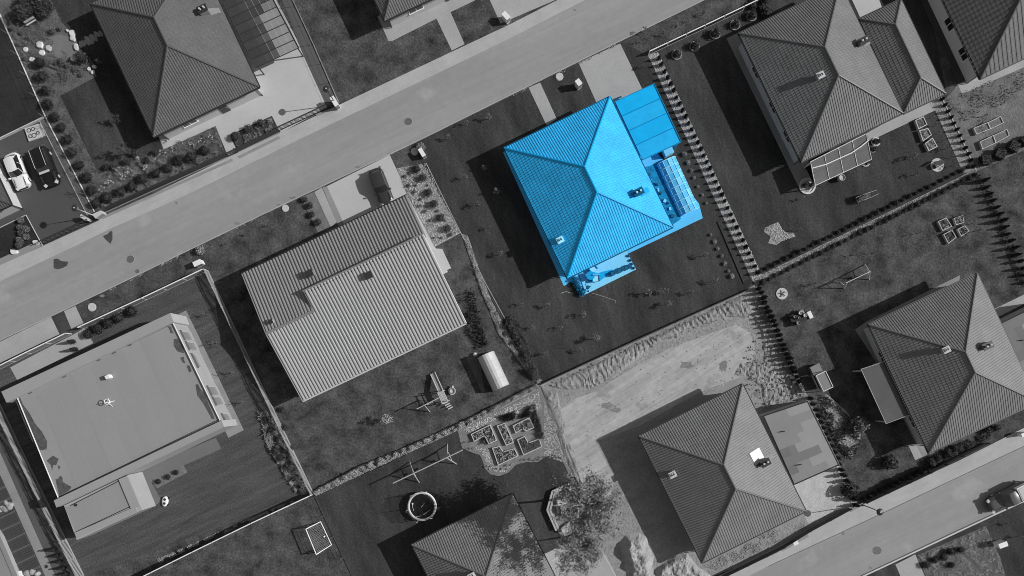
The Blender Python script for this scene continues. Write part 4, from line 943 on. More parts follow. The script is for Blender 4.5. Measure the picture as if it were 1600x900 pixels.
saps([(1574,818),(1590,838)], 'small sapling on the dark lawn near the white cabinet', 'b', 'saplings near the white cabinet', .9)
saps([(733,690),(738,700),(765,728),(775,732),(790,732),(797,726),(826,717),(840,718),(849,714)], 'small plant dotted in the pale gravel of the vegetable garden', 'b', 'plants in the vegetable garden gravel', .5, fol_m)
sheet('sand_patch', gravel, [(1195,356),(1208,350),(1216,347),(1224,362),(1240,364),(1243,370),(1225,374),(1213,383),(1200,380),(1204,370),(1194,362)])

# --- large tree over the seating area
def big_tree(name, label, px, py, hh, r, n, nb, seed, leafm, lsz=.085, tk=.17, low=.32, sp=.3):
    q = random.Random(seed); c0 = G(px, py); t = thing(name, label, 'tree', (c0.x, c0.y, 0))
    tr = MB(); cr = MB(); tips = []
    tr.tube([(0, 0, 0), (.1, -.1, hh * .3), (.0, .2, hh * .6), (.15, .1, hh * .95)], tk, 8, r2=.05)
    for i in range(nb):
        z = hh * q.uniform(low, .92); f_ = (z / hh - low) / (1 - low); a = i * 2.4 + q.uniform(-.4, .4); l = r * q.uniform(.55, 1.05) * (1.1 - .6 * f_)
        p0 = Vector((.05, 0, z)); p1 = p0 + Vector((cos(a) * l * .5, sin(a) * l * .5, l * .25)); p2 = p0 + Vector((cos(a + .25) * l, sin(a + .25) * l, l * .4))
        tr.tube([p0, p1, p2], .055, 5, r2=.015)
        for k in range(8):
            b0 = p0.lerp(p1, q.uniform(.4, 1)) if k < 3 else p1.lerp(p2, q.uniform(0, 1)); a2 = a + q.uniform(-1.2, 1.2); l2 = q.uniform(.4, 1.1) * r / 3
            e = b0 + Vector((cos(a2) * l2, sin(a2) * l2, l2 * q.uniform(-.2, .6))); tr.tube([b0, e], .018, 4, r2=.007); tips += [e, (b0 + e) / 2, b0]
    def f(w_): p = w_.choice(tips); return (p.x + w_.gauss(0, sp), p.y + w_.gauss(0, sp), p.z + w_.gauss(0, sp * .8))
    leaves(cr, n, f, lsz, seed + 1, up=1.0); tr.build('trunk', mat('pale_bark', .3, .9, n2=(8, .15)), t); cr.build('crown', leafm, t)
tl_ = mat('tree_leaf', .19, .6, n1=(1.0, .35), n2=(10, .3), spec=.35)
big_tree('leafy_tree', 'tall loose leafy tree over the seating corner beside the bare soil', 909, 772, 12.5, 3.9, 9500, 44, 42, tl_, low=.42, lsz=.12, sp=.20)
big_tree('leafy_tree', 'smaller thin crowned tree with pale bare branches over the paved slabs, bottom', 896, 836, 10.5, 3.2, 5200, 22, 43, tl_, tk=.1, low=.5, lsz=.11, sp=.22)
# --- stones
def stone(px, py, r, label, m=stonew, h=.35, e=1.0, rz=0, name='boulder', cat='stone', group=None, fl=False):
    b = MB(); q = random.Random(int(px * 31 + py * 7)); c = G(px, py)
    if fl:
        n = 7; rs = [q.uniform(.72, 1.12) for _ in range(n)]; P0 = [(r * e * rs[k] * cos(2 * pi * k / n), r * rs[k] * sin(2 * pi * k / n)) for k in range(n)]; hz = [h * q.uniform(.75, 1.1) for _ in range(n)]
        b.add([(x, y, 0) for x, y in P0] + [(x * .86, y * .86, z) for (x, y), z in zip(P0, hz)] + [(0, 0, h)], [(k, (k + 1) % n, n + (k + 1) % n, n + k) for k in range(n)] + [(n + k, n + (k + 1) % n, 2 * n) for k in range(n)])
    else: b.ball((0, 0, h * .4), r, 2, .07, q, (e, 1, h / r))
    o = b.build(name, m); o.location = (c.x, c.y, .01); o.rotation_euler.z = rz; return tag(o, label, cat, group)
for px, py, r, e, rz, l in ((63,71,.45,1.2,.9,'pointed white boulder on the west rim of the gravel circle'), (77,76,.36,1.3,-.5,'pale grey boulder against the white one on the west rim'), (67,83,.34,1.2,.2,'white rounded boulder below the pointed one'),
        (114,53,.36,1.5,1.9,'white boulder north of the stepping stones'), (107,49,.18,1.1,0,'small white stone at the north east rim of the gravel circle'), (115,61,.3,1.4,-.4,'pale boulder between circle and stepping stones'), (120,74,.28,2.0,1.75,'long white boulder at the foot of the stepping stones'),
        (116,92,.42,1.2,.6,'broad white boulder at the south rim of the gravel circle'), (140,108,.26,1,0,'round white stone by the dome bush'), (146,113,.22,1.4,1.2,'small pale stone right of the round white one'), (148,105,.25,1,0,'grey stone above the small pale stone'),
        (41,78,.3,1,0,'pale stone in the weeds near the white edging'), (51,93,.3,1.2,.5,'pale stone in the weeds south west of the circle'), (57,379,.36,1.5,-.4,'white rock at the street corner of the ball shrub bed'), (23,394,.36,1.5,-.3,'white rock in the ball shrub bed nearest the left edge')):
    stone(px, py, r, l, stonew, .22, e, rz, fl=True)
SP = rank_labels([(126 + 5 * i, 0) for i in range(7)], 'flat grey stepping stone between gravel circle and house')
for i_, (px, py, r, rz) in enumerate(((126,69,.26,1.9),(131,66,.3,1.9),(137,64,.34,2.1),(143,61,.38,1.8),(149,59,.3,2.0),(151,53,.28,2.5),(158,53,.26,2.2))):
    stone(px, py, r, SP[i_], stoneg, .05, 1.9, rz, 'stepping_stone', 'stepping stone', 'stepping stones by the gravel circle', True)

# ================================================================== FENCES, EDGINGS, GATES
def fence(label, pts, h, kind, m, mp=None, span=2.4, cat='fence', group=None, base=True, pw=.07):
    P_ = [G(*p) for p in pts]; b0 = mid(P_); t = thing('fence', label, cat, b0, 0, group); mp = mp or m
    for a, b in zip(P_, P_[1:]):
        d = b - a; L = d.length; u = d.normalized(); rz = atan2(d.y, d.x); n = max(1, round(L / span)); s = L / n
        for i in range(n + (1 if b is P_[-1] else 0)):
            p = a + u * s * i; bb = MB(); pw_ = .035 if kind == 'wire' else pw; bb.box((p.x, p.y, (h + .06) / 2), (pw_, pw_, h + .06), rz); bb.build('post', midm if kind == 'wire' else mp, t, world=True)
        for i in range(n):
            c = a + u * s * (i + .5); w_ = s - pw - .02
            if kind == 'picket':
                bb = MB(); k = int(w_ / .13)
                for j in range(k): q = c + u * ((j + .5) / k - .5) * w_; bb.box((q.x, q.y, h / 2 + .04), (.075, .03, h - .04), rz)
                o = bb.build('pickets', m, t, world=True); o['kind'] = 'stuff'
                bb = MB(); bb.box((c.x - u.y * .03, c.y + u.x * .03, h - .2), (w_, .04, .06), rz); bb.build('rail', m, t, world=True)
            elif kind == 'solid':
                bb = MB(); bb.box((c.x, c.y, h / 2 + .02), (w_, .05, h - .12), rz); bb.build('fence_panel', m, t, world=True)
                bb = MB(); bb.box((c.x, c.y, h - .02), (w_, .12, .04), rz); bb.build('top_rail', mp, t, world=True)
            elif kind == 'slats':
                for j in range(5): bb = MB(); bb.box((c.x, c.y, .16 + j * (h - .1) / 5), (w_, .03, (h - .1) / 5 - .05), rz); bb.build('slat', m, t, world=True)
            elif kind == 'wire':
                bb = MB()
                for z in (h * .98, h * .66, h * .34): bb.box((c.x, c.y, z), (w_, .012, .012), rz)
                o = bb.build('wire', dark, t, world=True); o['kind'] = 'stuff'
        if base: bb = MB(); c = (a + b) / 2; bb.box((c.x, c.y, .05), (L, .1, .1), rz); bb.build('base_kerb', mp if kind == 'wire' else conc_mid, t, world=True)
    return t
pick_m = mat('picket_paint', .34, .6, n2=(4, .08))
fence('white picket fence between the flat roofed house and the ribbed roof house', [(325,423),(407,597),(490,771)], 1.3, 'picket', pick_m, pick_m)
fence('white picket fence down the west side of the flat roofed house', [(-12,606),(50,735),(131,899)], 1.4, 'picket', pick_m, pick_m)
fence('pale topped solid front fence of the flat roofed house, long part left of the corner', [(325,423),(230,468),(132,513)], 1.3, 'solid', midm, white)
fence('pale topped solid fence across the flat house drive', [(112,522),(50,552),(0,577),(-60,606)], 1.2, 'solid', midm, white)
fence('solid pale topped fence at the back of the flat house lawn', [(490,772),(400,814),(310,858),(215,905)], 1.5, 'solid', midm, white)
fence('dark slatted street fence of the top left garden', [(153,337),(250,293),(356,245)], 1.35, 'slats', dark)
fence('short dark slatted fence between the two gates of the top left house', [(372,238),(405,222),(438,206)], 1.3, 'slats', dark)
fence('thin wire fence on a white kerb along the top left garden', [(0,22),(72,184),(150,335)], 1.3, 'wire', white, white, 2.7)
fence('thin wire fence beside the driveway strip, top', [(448,-20),(490,70),(529,160)], 1.3, 'wire', midm, concrete_d, 2.6)
fence('thin wire fence on a pale kerb below the garage wing', [(1470,151),(1498,209),(1525,267)], 1.1, 'wire', light_m, pale, 3.2)
fence('low wire fence between the goal lawn and the trampoline lawn', [(491,773),(521,838),(552,903)], 1.1, 'wire', dark, bedsoil, 2.9)
fence('wire fence along the lower side of the tall grass strip', [(494,775),(600,728),(712,672),(844,604)], 1.0, 'wire', dark, bedsoil, 3)
fence('wire fence between vegetable garden and bare soil', [(847,606),(868,655),(887,700),(905,745)], 1.2, 'wire', dark, concrete_d, 2.6)
fence('low board fence between the blue house lawn and the bare soil bank', [(847,600),(1000,529),(1165,455)], .45, 'solid', timber_d, timber_d, 4)
fence('white topped fence along the verge at the top right garden', [(1013,86),(1100,45),(1190,2),(1290,-45)], 1.0, 'solid', dark, white, 2.6)
fence('low wire fence beside the overgrown strip of the ribbed roof house', [(770,470),(800,535),(840,602)], 1.0, 'wire', dark, bedsoil, 3)
fence('dark slatted fence before the house with the skylight, left part', [(1128,899),(1165,881),(1222,853)], 1.2, 'slats', dark)
fence('long low rail fence before the crushed stone drive', [(1222,853),(1262,828),(1325,794)], 1.1, 'slats', dark)
fence('dark fence along the lower street before the right edge house', [(1350,785),(1450,738),(1500,712),(1540,692)], .9, 'slats', dark)
fence('white edged fence across the parking lawn, left edge', [(70,185),(0,219),(-60,248)], .4, 'solid', pale, pale, 3)
strip('edging', conc_mid, (139,341), (62,189), .8, .08); strip('edging', pale, (0,356), (41,336), .8, .1); strip('edging', pale, (41,336), (67,384), .8, .1)
strip('edging', conc_mid, (720,364), (755,436), 1.2, .08); strip('edging', conc_mid, (755,436), (845,600), 1, .06); strip('edging', pale, (720,364), (666,255), .8, .05)
strip('planter_ledge', concrete_d, (160,341), (364,250), 4, .12); strip('planter_ledge', concrete_d, (374,246), (437,215), 4, .12); strip('planter_ledge', concrete_d, (494,181), (516,172), 3.5, .1)
strip('ledge', concrete_d, (1221,859), (1262,836), 5, .12); strip('ledge', concrete_d, (1175,879), (1215,861), 4, .12); strip('ledge', concrete_d, (1328,798), (1348,787), 4, .12)
strip('edging', dark, (1121,347), (1162,443), .7, .12); strip('edging', dark, (845,601), (905,570), .8, .1)
def gate(label, a, b, h, m, bars=7, name='sliding_gate'):
    p, q = G(*a), G(*b); d = q - p; L = d.length; u = d.normalized(); rz = atan2(d.y, d.x); t = thing(name, label, 'gate', p, rz)
    for z in (.12, h): bb = MB(); bb.box((L / 2, 0, z), (L, .08, .08)); bb.build('rail', m, t)
    for i in range(bars): bb = MB(); bb.box((L * (i + .5) / bars, 0, h / 2 + .05), (.05, .05, h - .1)); bb.build('bar', m, t)
    bb = MB(); bb.box((L / 2, -.35, .02), (L, .12, .04)); bb.build('track', midm, t)
gate('long dark sliding gate across the pale drive of the carport house', (438,204), (517,167), 1.1, dark, 14)
gate('short gate between the fence parts of the top left house', (357,245), (372,238), 1.1, dark, 4, 'garden_gate')
gate('dark sliding gate across the parking court with two cars', (70,381), (146,346), 1.2, dark, 12)
def pillar(px, py, sx, sy, h, m, label, rz=TH, cat='pillar', name='gate_pillar', doorm=None):
    c = G(px, py); t = thing(name, label, cat, c, rz); b = MB(); b.box((0, 0, h / 2), (sx, sy, h)); b.build('body', m, t)
    b = MB(); b.box((0, 0, h + .03), (sx + .08, sy + .08, .06)); b.build('lid', m, t)
    b = MB(); b.box((0, -sy / 2 - .012, h * .55), (sx * .8, .02, h * .7)); b.build('door', doorm or midm, t)
pillar(527, 165, .45, 1.1, 1.3, white, 'white gate pillar at the street end of the pale drive', TH + .1)
pillar(160, 337, 1.0, .5, .9, pale, 'white topped meter box under the lamp at the parking court', TH + .2, 'meter box', 'meter_box')
pillar(139, 343, .8, .3, 1.0, pale, 'pale slim gate post box beside the lamp foot', TH - 1, 'post', 'gate_post')
pillar(314, 413, .9, .5, .9, white, 'white utility cabinet at the corner of the picket fence', TH, 'cabinet', 'utility_cabinet')
pillar(661, 242, .4, .95, .9, white, 'white utility cabinet at the top of the pale gravel bed', TH + .1, 'cabinet', 'utility_cabinet')
pillar(791, 32, .5, .85, 1.1, white, 'white utility cabinet at the far kerb by the top driveway', TH + .3, 'cabinet', 'utility_cabinet')
pillar(903, 136, .5, .65, 1.3, white, 'white utility cabinet on the lawn between path and driveway of the blue house', TH + .2, 'cabinet', 'utility_cabinet')
pillar(1557, 848, .95, .5, 1.2, white, 'white utility cabinet on the dark lawn in the lower right corner', TH - .1, 'cabinet', 'utility_cabinet')
pillar(1239, 846, .5, .35, .9, white, 'small white box on the lower walk by the ledge', TH, 'box', 'meter_box')
pillar(1592, 678, .6, .35, .9, white, 'small white box beside the lower walk at the right edge', TH, 'box', 'meter_box')
# street lamps
def lamp(px, py, hx, hy, label, m=dark, h=4.4):
    c = G(px, py); t = thing('street_lamp', label, 'street lamp', c); e = G(hx, hy, h) - c; b = MB(); b.tube([(0, 0, 0), (e.x * .3, e.y * .3, h * .6), (e.x, e.y, h)], .06, 8, r2=.04); b.build('pole', m, t)
    b = MB(); b.lathe((e.x, e.y, h), [(0.001, -.1), (.35, -.06), (.40, 0), (.3, .1), (.1, .16), (.001, .18)], 18); b.build('lamp_head', dark, t)
    b = MB(); b.lathe((e.x, e.y, h), [(.001, .185), (.08, .18), (.09, .12)], 10); b.build('cap_nut', light_m, t); b = MB(); b.cyl((0, 0, 0), .14, .25, 10); b.build('foot', midm, t)
lamp(152, 339, 117, 325, 'round headed street lamp with a pale pole beside the parking court', light_m)
lamp(526, 164, 510, 139, 'round headed street lamp at the end of the sliding gate by the pale drive')
lamp(1348, 789, 1375, 800, 'round headed street lamp over the lower street')

def pebbles(name, pxs, n, r, m, seed=1, z=.03):
    pts = [G(*p) for p in pxs]; q = random.Random(seed); b = MB(); x0, x1 = min(p.x for p in pts), max(p.x for p in pts); y0, y1 = min(p.y for p in pts), max(p.y for p in pts); c = 0
    while c < n:
        x, y = q.uniform(x0, x1), q.uniform(y0, y1)
        if not inside(x, y, pts): continue
        s_ = r * q.uniform(.5, 1.5); a = q.uniform(0, 6.3); c += 1
        b.add([(x + s_ * cos(a + k * 1.57) * q.uniform(.7, 1.2), y + s_ * sin(a + k * 1.57) * q.uniform(.7, 1.2), z - .02) for k in range(4)] + [(x, y, z + s_ * .7)], [(0, 1, 4), (1, 2, 4), (2, 3, 4), (3, 0, 4)])
    o = b.build(name, m); o['kind'] = 'stuff'
SP_ = [(845,601),(1165,455),(1180,443),(1262,620),(1190,650),(1155,590),(1000,675),(930,690),(960,780),(1000,830),(960,930),(905,760),(865,665)]
pebbles('soil_clods', SP_, 450, .05, soil, 5, .1); pebbles('soil_clods', [(1180,470),(1262,620),(1190,645),(1150,575),(1185,520)], 110, .11, soil, 6, .25)
pebbles('soil_clods', [(847,603),(1165,458),(1180,480),(1100,510),(1000,550),(940,605)], 500, .08, soil, 7, .2)
pebbles('gravel_stones', [(1013,87),(1028,82),(1192,433),(1177,441)], 2500, .055, stonew, 8, .05); pebbles('gravel_stones', [(1176,437),(1523,266),(1529,271),(1182,445)], 2500, .055, stoneg, 9, .06)
pebbles('gravel_stones', [(622,264),(665,256),(718,364),(680,384),(636,302)], 2500, .055, stonew, 10, .06)
for q_ in ([(722,672),(842,612),(846,640),(790,648),(734,676)], [(850,625),(866,665),(886,725),(850,712),(850,660)], [(740,698),(766,702),(780,732),(800,726),(790,738),(765,736),(755,712)]): pebbles('gravel_stones', q_, 700, .05, stonew, 11, .05)
pebbles('gravel_stones', [(1196,356),(1215,349),(1224,362),(1242,368),(1213,381)], 400, .08, stonew, 12, .06); pebbles('gravel_stones', [(1458,161),(1470,153),(1524,266),(1506,270)], 900, .055, stonew, 13, .05); pebbles('gravel_stones', [(1274,623),(1292,617),(1322,643),(1343,675),(1330,714)], 900, .07, stonew, 14, .06)
leafy('soil_weeds', [(1185,480),(1200,480),(1262,618),(1200,642),(1200,600)], 1200, .25, .06, hedge_leaf, 50, thr=.05, fr=1.0); leafy('soil_weeds', [(847,606),(866,604),(905,740),(893,745)], 1200, .25, .06, hedge_leaf, 51, thr=.0, fr=1.0)
leafy('soil_weeds', [(1095,884),(1215,822),(1222,845),(1120,892)], 1500, .25, .06, hedge_leaf, 52, thr=-.1, fr=1.2)
leafy('kerb_weeds', [(155,459),(400,341),(400,344),(155,463)], 700, .12, .05, hedge_leaf, 53, thr=.1, fr=.8); leafy('kerb_weeds', [(800,148),(1000,50),(1002,54),(802,152)], 600, .15, .05, hedge_leaf, 54, thr=.1, fr=.8)

# ================================================================== VEHICLES
def car(name, label, px, py, hx, hy, L, W, Ht, paint, kind='hatch', cat='car'):
    """px,py centre pixel, hx,hy heading in pixels"""
    c = G(px, py); rz = atan2(-hy, hx); t = thing(name, label, cat, c, rz)
    ns = 25; zb = .98 if kind != 'suv' else 1.08; b = MB(); prof = []
    for i in range(ns):
        s = -1 + 2 * i / (ns - 1); x = s * L / 2
        wd = W / 2 * (1 - .10 * abs(s) ** 4 - .34 * max(0, (abs(s) - .80) / .20) ** 2.2)
        z = zb - (.20 * max(0, s - .25) / .75 if s > 0 else .08 * max(0, -s - .6)) - .2 * max(0, (abs(s) - .85) / .15) ** 2
        prof.append((x, wd, z))
    rings = []
    for x, wd, z in prof:
        rings.append([(x, -wd, .28), (x, -wd * 1.0, .55), (x, -wd * .98, z - .16), (x, -wd * .86, z - .03), (x, -wd * .45, z + .015), (x, 0, z + .03), (x, wd * .45, z + .015), (x, wd * .86, z - .03), (x, wd * .98, z - .16), (x, wd, .55), (x, wd, .28)])
    n = 11; vs = [p for r in rings for p in r]; fs = []
    for i in range(ns - 1):
        for k in range(n): fs.append((i * n + k, i * n + (k + 1) % n, (i + 1) * n + (k + 1) % n, (i + 1) * n + k)[::-1])
    fs += [tuple(range(n)), tuple(range((ns - 1) * n, ns * n))[::-1]]
    b.add(vs, fs); body = b.build('body', paint, t, smooth=True)
    if kind == 'pickup': xf, xft, xrt, xr = .22 * L, .10 * L, -.08 * L, -.13 * L
    elif kind == 'suv': xf, xft, xrt, xr = .21 * L, .10 * L, -.40 * L, -.46 * L
    else: xf, xft, xrt, xr = .19 * L, .06 * L, -.35 * L, -.44 * L
    wb, wt, z0, z1 = W / 2 * .90, W / 2 * .76, zb - .08, Ht
    ys = [-1, -.93, -.6, -.2, .2, .6, .93, 1]
    def crv(x, y, k): return x - k * y * y * (1 if x > 0 else -1)
    TF = [(crv(xft, y, .12), wt * y, z1 - .07 * y * y - .02) for y in ys]; BF = [(crv(xf, y, .22), wb * y, z0 + .02) for y in ys]
    TR = [(crv(xrt, y, .08), wt * y, z1 - .07 * y * y - .05) for y in ys]; BR = [(crv(xr, y, .16), wb * .96 * y, z0 + .02) for y in ys]
    def sh(A_, B_, ks, nm, m_): bb = MB(); bb.add([A_[k] for k in ks] + [B_[k] for k in ks], [(k, k + 1, len(ks) + k + 1, len(ks) + k) for k in range(len(ks) - 1)]); return bb.build(nm, m_, t, smooth=True)
    sh(TF, BF, range(1, 7), 'windshield', glass_d); sh(TR, BR, range(1, 7), 'rear_window', glass_d)
    for A_, B_ in ((TF, BF), (TR, BR)):
        for ks in ((0, 1), (6, 7)): sh(A_, B_, ks, 'pillar', paint)
    rf = MB(); M5 = 8
    for i in range(M5 + 1):
        f = i / M5
        for k in range(8): a_, b_ = TF[k], TR[k]; rf.v.append((a_[0] + (b_[0] - a_[0]) * f, a_[1], a_[2] + (b_[2] - a_[2]) * f + .045 * sin(pi * f)))
    for i in range(M5):
        for k in range(7): rf.f.append((i * 8 + k, i * 8 + k + 1, (i + 1) * 8 + k + 1, (i + 1) * 8 + k)); rf.m.append(0)
    rf.build('roof', paint, t, smooth=True)
    for sy in (1, -1):
        e_ = 0 if sy < 0 else 7; T0, T1, B0, B1 = (Vector(q) for q in (TF[e_], TR[e_], BF[e_], BR[e_]))
        for f0, f1 in ((.0, .47), (.50, .97)): bb = MB(); bb.add([tuple(T0.lerp(T1, f0)), tuple(T0.lerp(T1, f1)), tuple(B0.lerp(B1, f1)), tuple(B0.lerp(B1, f0))], [(0, 1, 2, 3)]); bb.build('side_window', glass_d, t)
        bb = MB(); bb.add([tuple(T0.lerp(T1, .47)), tuple(T0.lerp(T1, .50)), tuple(B0.lerp(B1, .50)), tuple(B0.lerp(B1, .47))], [(0, 1, 2, 3)]); bb.build('pillar', paint, t)
        m = MB(); m.box((xf - .12, sy * (W / 2 + .06), zb - .02), (.16, .22, .14)); m.build('mirror', paint, t)
        hl = MB(); hl.box((L / 2 - .18, sy * W * .36, zb - .24), (.34, .34, .12), sy * -.5); hl.build('headlight', mat('lamp_glass', .6, .15, n2=(3, .02), spec=.8), t)
        tl = MB(); tl.box((-L / 2 + .06, sy * W * .38, zb - .2), (.14, .28, .16)); tl.build('tail_light', mat('tail_glass', .12, .2, n2=(3, .02)), t)
        if kind == 'suv': r_ = MB(); r_.tube([(xft - .1, sy * wt * .92, z1 + .01), (xft - .25, sy * wt * .92, z1 + .06), (xrt + .2, sy * wt * .92, z1 + .06), (xrt + .05, sy * wt * .92, z1)], .03, 5); r_.build('roof_rail', light_m, t)
        for sx in (.30, -.30):
            wl = MB(); prw = [(0, -.1), (.24, -.11), (.33, -.09), (.33, .09), (.24, .11), (0, .1)]; vs = []
            for (r_, o) in prw:
                for k in range(14): a = 2 * pi * k / 14; vs.append((sx * L + r_ * cos(a), sy * (W / 2 - .11) + o, .33 + r_ * sin(a)))
            wl.add(vs, [(i * 14 + k, i * 14 + (k + 1) % 14, (i + 1) * 14 + (k + 1) % 14, (i + 1) * 14 + k) for i in range(5) for k in range(14)]); w_ = wl.build('wheel', black, t)
            rm_ = MB(); rm_.add([(sx * L + .2 * cos(2 * pi * k / 12), sy * (W / 2 + .004), .33 + .2 * sin(2 * pi * k / 12)) for k in range(12)], [tuple(range(12))]); rm_.build('rim', light_m, w_)
    # bonnet seam, grille and wipers
    for sy in (1, -1): g_ = MB(); g_.box((xf + .0 + (L / 2 - xf) / 2 - .05, sy * W * .33, zb - .045), (L / 2 - xf - .3, .015, .07), sy * .04); g_.build('bonnet_seam', black, body)
    g_ = MB(); g_.box((L / 2 + .0, 0, .62), (.05, W * .5, .2)); g_.build('grille', black, body)
    for sy in (.3, -.25): g_ = MB(); g_.tube([(xf + .04, sy, z0 + .05), (xf - .15, sy + .45, z0 + .22)], .012, 4); g_.build('wiper', black, body)
    return t, (xft, xrt, wt, z1, zb)
white_paint = mat('car_white', .72, .25, n2=(2, .01), spec=.6); black_paint = mat('car_black', .012, .22, n2=(2, .01), spec=.6); dark_paint = mat('car_dark_grey', .04, .25, n2=(2, .02), spec=.6); grey_paint = mat('car_grey', .10, .25, n2=(2, .02), spec=.6)
t, q = car('parked_car', 'white hatchback parked on the dark court at the left edge', 33, 270, 22, 57, 4.35, 1.78, 1.46, white_paint)
b = MB(); b.box(((q[0] + q[1]) / 2 + .1, q[2] * .95, q[3] - .01), (1.3, .16, .02)); b.build('roof_trim', black, t)
t, q = car('parked_car', 'black estate car with pale roof rails beside the white one', 77, 263, 21, 56, 4.75, 1.86, 1.68, black_paint, 'suv')
b = MB(); b.box((q[0] + .42, 0, q[4] + .28), (.28, 1.25, .02)); b.build('windshield_glint', mat('windshield_glint', .5, .4, n2=(3, .05)), t)  # pale plate added at the windshield for its reflected light
car('parked_car', 'dark car nosing under the ribbed roof on the pale driveway', 597, 294, 20, 52, 4.4, 1.78, 1.5, dark_paint)
t, q = car('pickup_truck', 'grey pickup truck with a white load cover standing in the lower street', 1572, 775, -72, 36, 5.4, 1.95, 1.75, grey_paint, 'pickup', 'pickup truck')
b = MB(); b.box((-1.62, 0, 1.3), (2.0, 1.75, .62)); b.build('load_cover', white, t); b = MB(); b.box((-1.62, 0, 1.62), (1.8, 1.5, .05)); b.build('cover_lid', pale, t)

# ================================================================== CANOPIES, BEDS, GARDEN THINGS
pv = [mat('panel_sun_tone_%d' % i, v, .3, n1=(.5, .12), n2=(3, .04), spec=.5) for i, v in enumerate((.05, .058, .068, .10, .20, .27))]  # paler tones put the sunlit concrete under the glass into the colour
panel_roof('carport', 'large dark glazed carport with sunlit paving coloured into street side panels, beside the charcoal roof', 'carport', (334,-24),(399,-54),(467,75),(400,106), 2.55, 10, 7, pv[0], dark, lines=.05,
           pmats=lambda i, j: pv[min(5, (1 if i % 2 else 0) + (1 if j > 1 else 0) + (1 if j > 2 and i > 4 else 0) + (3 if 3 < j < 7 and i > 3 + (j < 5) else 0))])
panel_roof('lean_to', 'grey lean-to roof over the terrace at the west wall of the right edge house', 'lean-to roof', (1345,577),(1380,565),(1419,648),(1384,662), 2.4, 1, 1, mat('lean_sheet', .12, .4, n1=(.6, .16), n2=(4, .04)), light_m, dz=.3, lines=.04)
panel_roof('veranda_roof', 'glazed veranda roof in eight panes with a bowed white bar, below the top right house', 'veranda', (1266,253),(1275,289),(1363,248),(1353,209), 2.4, 4, 2, mat('veranda_glass', .14, .18, n1=(.7, .2), n2=(4, .05), spec=.7), white, dz=-.25, lines=.045)
b = MB(); pp = [(1268,263),(1290,257),(1310,248),(1330,239),(1345,229),(1357,219)]; b.tube([G(x, y, 2.45) for x, y in pp], .07, 6); o = b.build('awning_bar', white, None); o.location = (0, 0, 0)
for ob in COL.objects:
    if ob.name == 'veranda_roof': o.parent = ob; o.data.transform(Matrix.Translation(-ob.location)); 
# flat garage roofs with laid sheets
def flat_garage(label, A, B, C, D, z, seed, parent_label=None):
    P4 = [G(p[0], p[1], z) for p in (A, B, C, D)]; base = mid(P4); t = thing('flat_garage', label, 'garage', base); q = random.Random(seed)
    b = MB(); b.prism(P4, 0, z - .05); b.build('wall', render_g, t, world=True)
    ms = [mat('garage_felt_%d' % i, v, .85, n1=(.4, .06), n2=(4, .04)) for i, v in enumerate((.235, .18, .16, .29))]
    def at(u, v): p = (P4[0] * (1 - u) + P4[1] * u) * (1 - v) + (P4[3] * (1 - u) + P4[2] * u) * v; return p
    R_ = 8
    for i in range(R_):
        cuts = [0] + sorted(q.sample([.2, .35, .5, .65, .8], 2)) + [1]
        for k in range(3):
            b = MB(); u0, u1 = cuts[k], cuts[k + 1]; b.prism([at(u0, i / R_), at(u1, i / R_), at(u1, (i + 1) / R_), at(u0, (i + 1) / R_)], z - .05, z + .004 * ((i + k) % 3))
            b.build('roof_sheet', ms[0 if k == 1 and i % 3 == 0 else (q.choice((0, 1, 2)) if k < 2 else q.choice((0, 3)))], t, world=True)
    for k in range(4):
        b = MB(); b.tube([P4[k] + Vector((0, 0, .03)), P4[(k + 1) % 4] + Vector((0, 0, .03))], .06, 4); b.build('edge_trim', dark if k != 1 else midm, t, world=True)
    for u, v in ((.22, .28), (.25, .78)):
        p = at(u, v); b = MB(); b.tube([(p.x, p.y, z), (p.x, p.y, z + .35)], .05); b.tube([(p.x - .25, p.y - .04, z + .02), (p.x + .3, p.y + .04, z + .06)], .06); b.build('roof_vent', dark, t, world=True)
flat_garage('flat garage with patched grey roof sheets between skylight house and conifer row', (1193,650),(1262,627),(1311,726),(1241,757), 2.7, 4)
flat_garage('flat grey garage roof cut off by the right edge of the view', (1562,506),(1640,468),(1697,590),(1620,628), 2.6, 9)
b = MB(); p = G(1577, 540, 2.7); b.box((p.x, p.y, 2.7), (.5, .12, .1)); tag(b.build('roof_vent', dark, origin=p), 'small dark vent on the flat roof at the right edge', 'vent')

# left edge decks and roof
def deck(label, e0, e1, n, length, z, m, name='timber_deck', cat='deck'):
    a, b_ = G(*e0, z), G(*e1, z); t = thing(name, label, cat, (a.x, a.y, 0)); u = (b_ - a) / n; d = Vector((-cos(TH), -sin(TH), 0)) * length
    for i in range(n):
        p, q = a + u * (i + .04), a + u * (i + .93); bb = MB(); bb.prism([p, q, q + d, p + d], z - .06, z + .01 * (i % 2)); bb.build('plank', m[0] if (i * 7) % 5 else m[1], t, world=True)
dm = (mat('deck_board', .06, .7, n1=(2, .12), n2=(9, .08), stretch=(TH, .3, 5)), mat('deck_board_pale', .10, .7, n1=(2, .12), n2=(9, .08), stretch=(TH, .3, 5)))
deck('dark timber deck by the long path at the left edge', (22,797), (63,887), 26, 5, .25, dm)
deck('small end of a dark timber deck at the left edge above the rubble bed', (-1,741), (19,783), 12, 4, .25, dm)
b = MB(); P_ = [G(x, y, .8) for x, y in ((-90,700),(1,838),(30,905),(44,960),(-90,1000))]; b.prism([P_[k] for k in (0, 1, 2, 3, 4)], 0, .8)
t = thing('garden_house', 'low pale flat roof corner with dark joint at the bottom left edge', 'shed', mid(P_)); b.build('wall', render_g, t, world=True)
b = MB(); b.prism(P_, .805, .86); b.build('roof', mat('shed_roof', .24, .7, n1=(.5, .06), n2=(5, .04)), t, world=True)
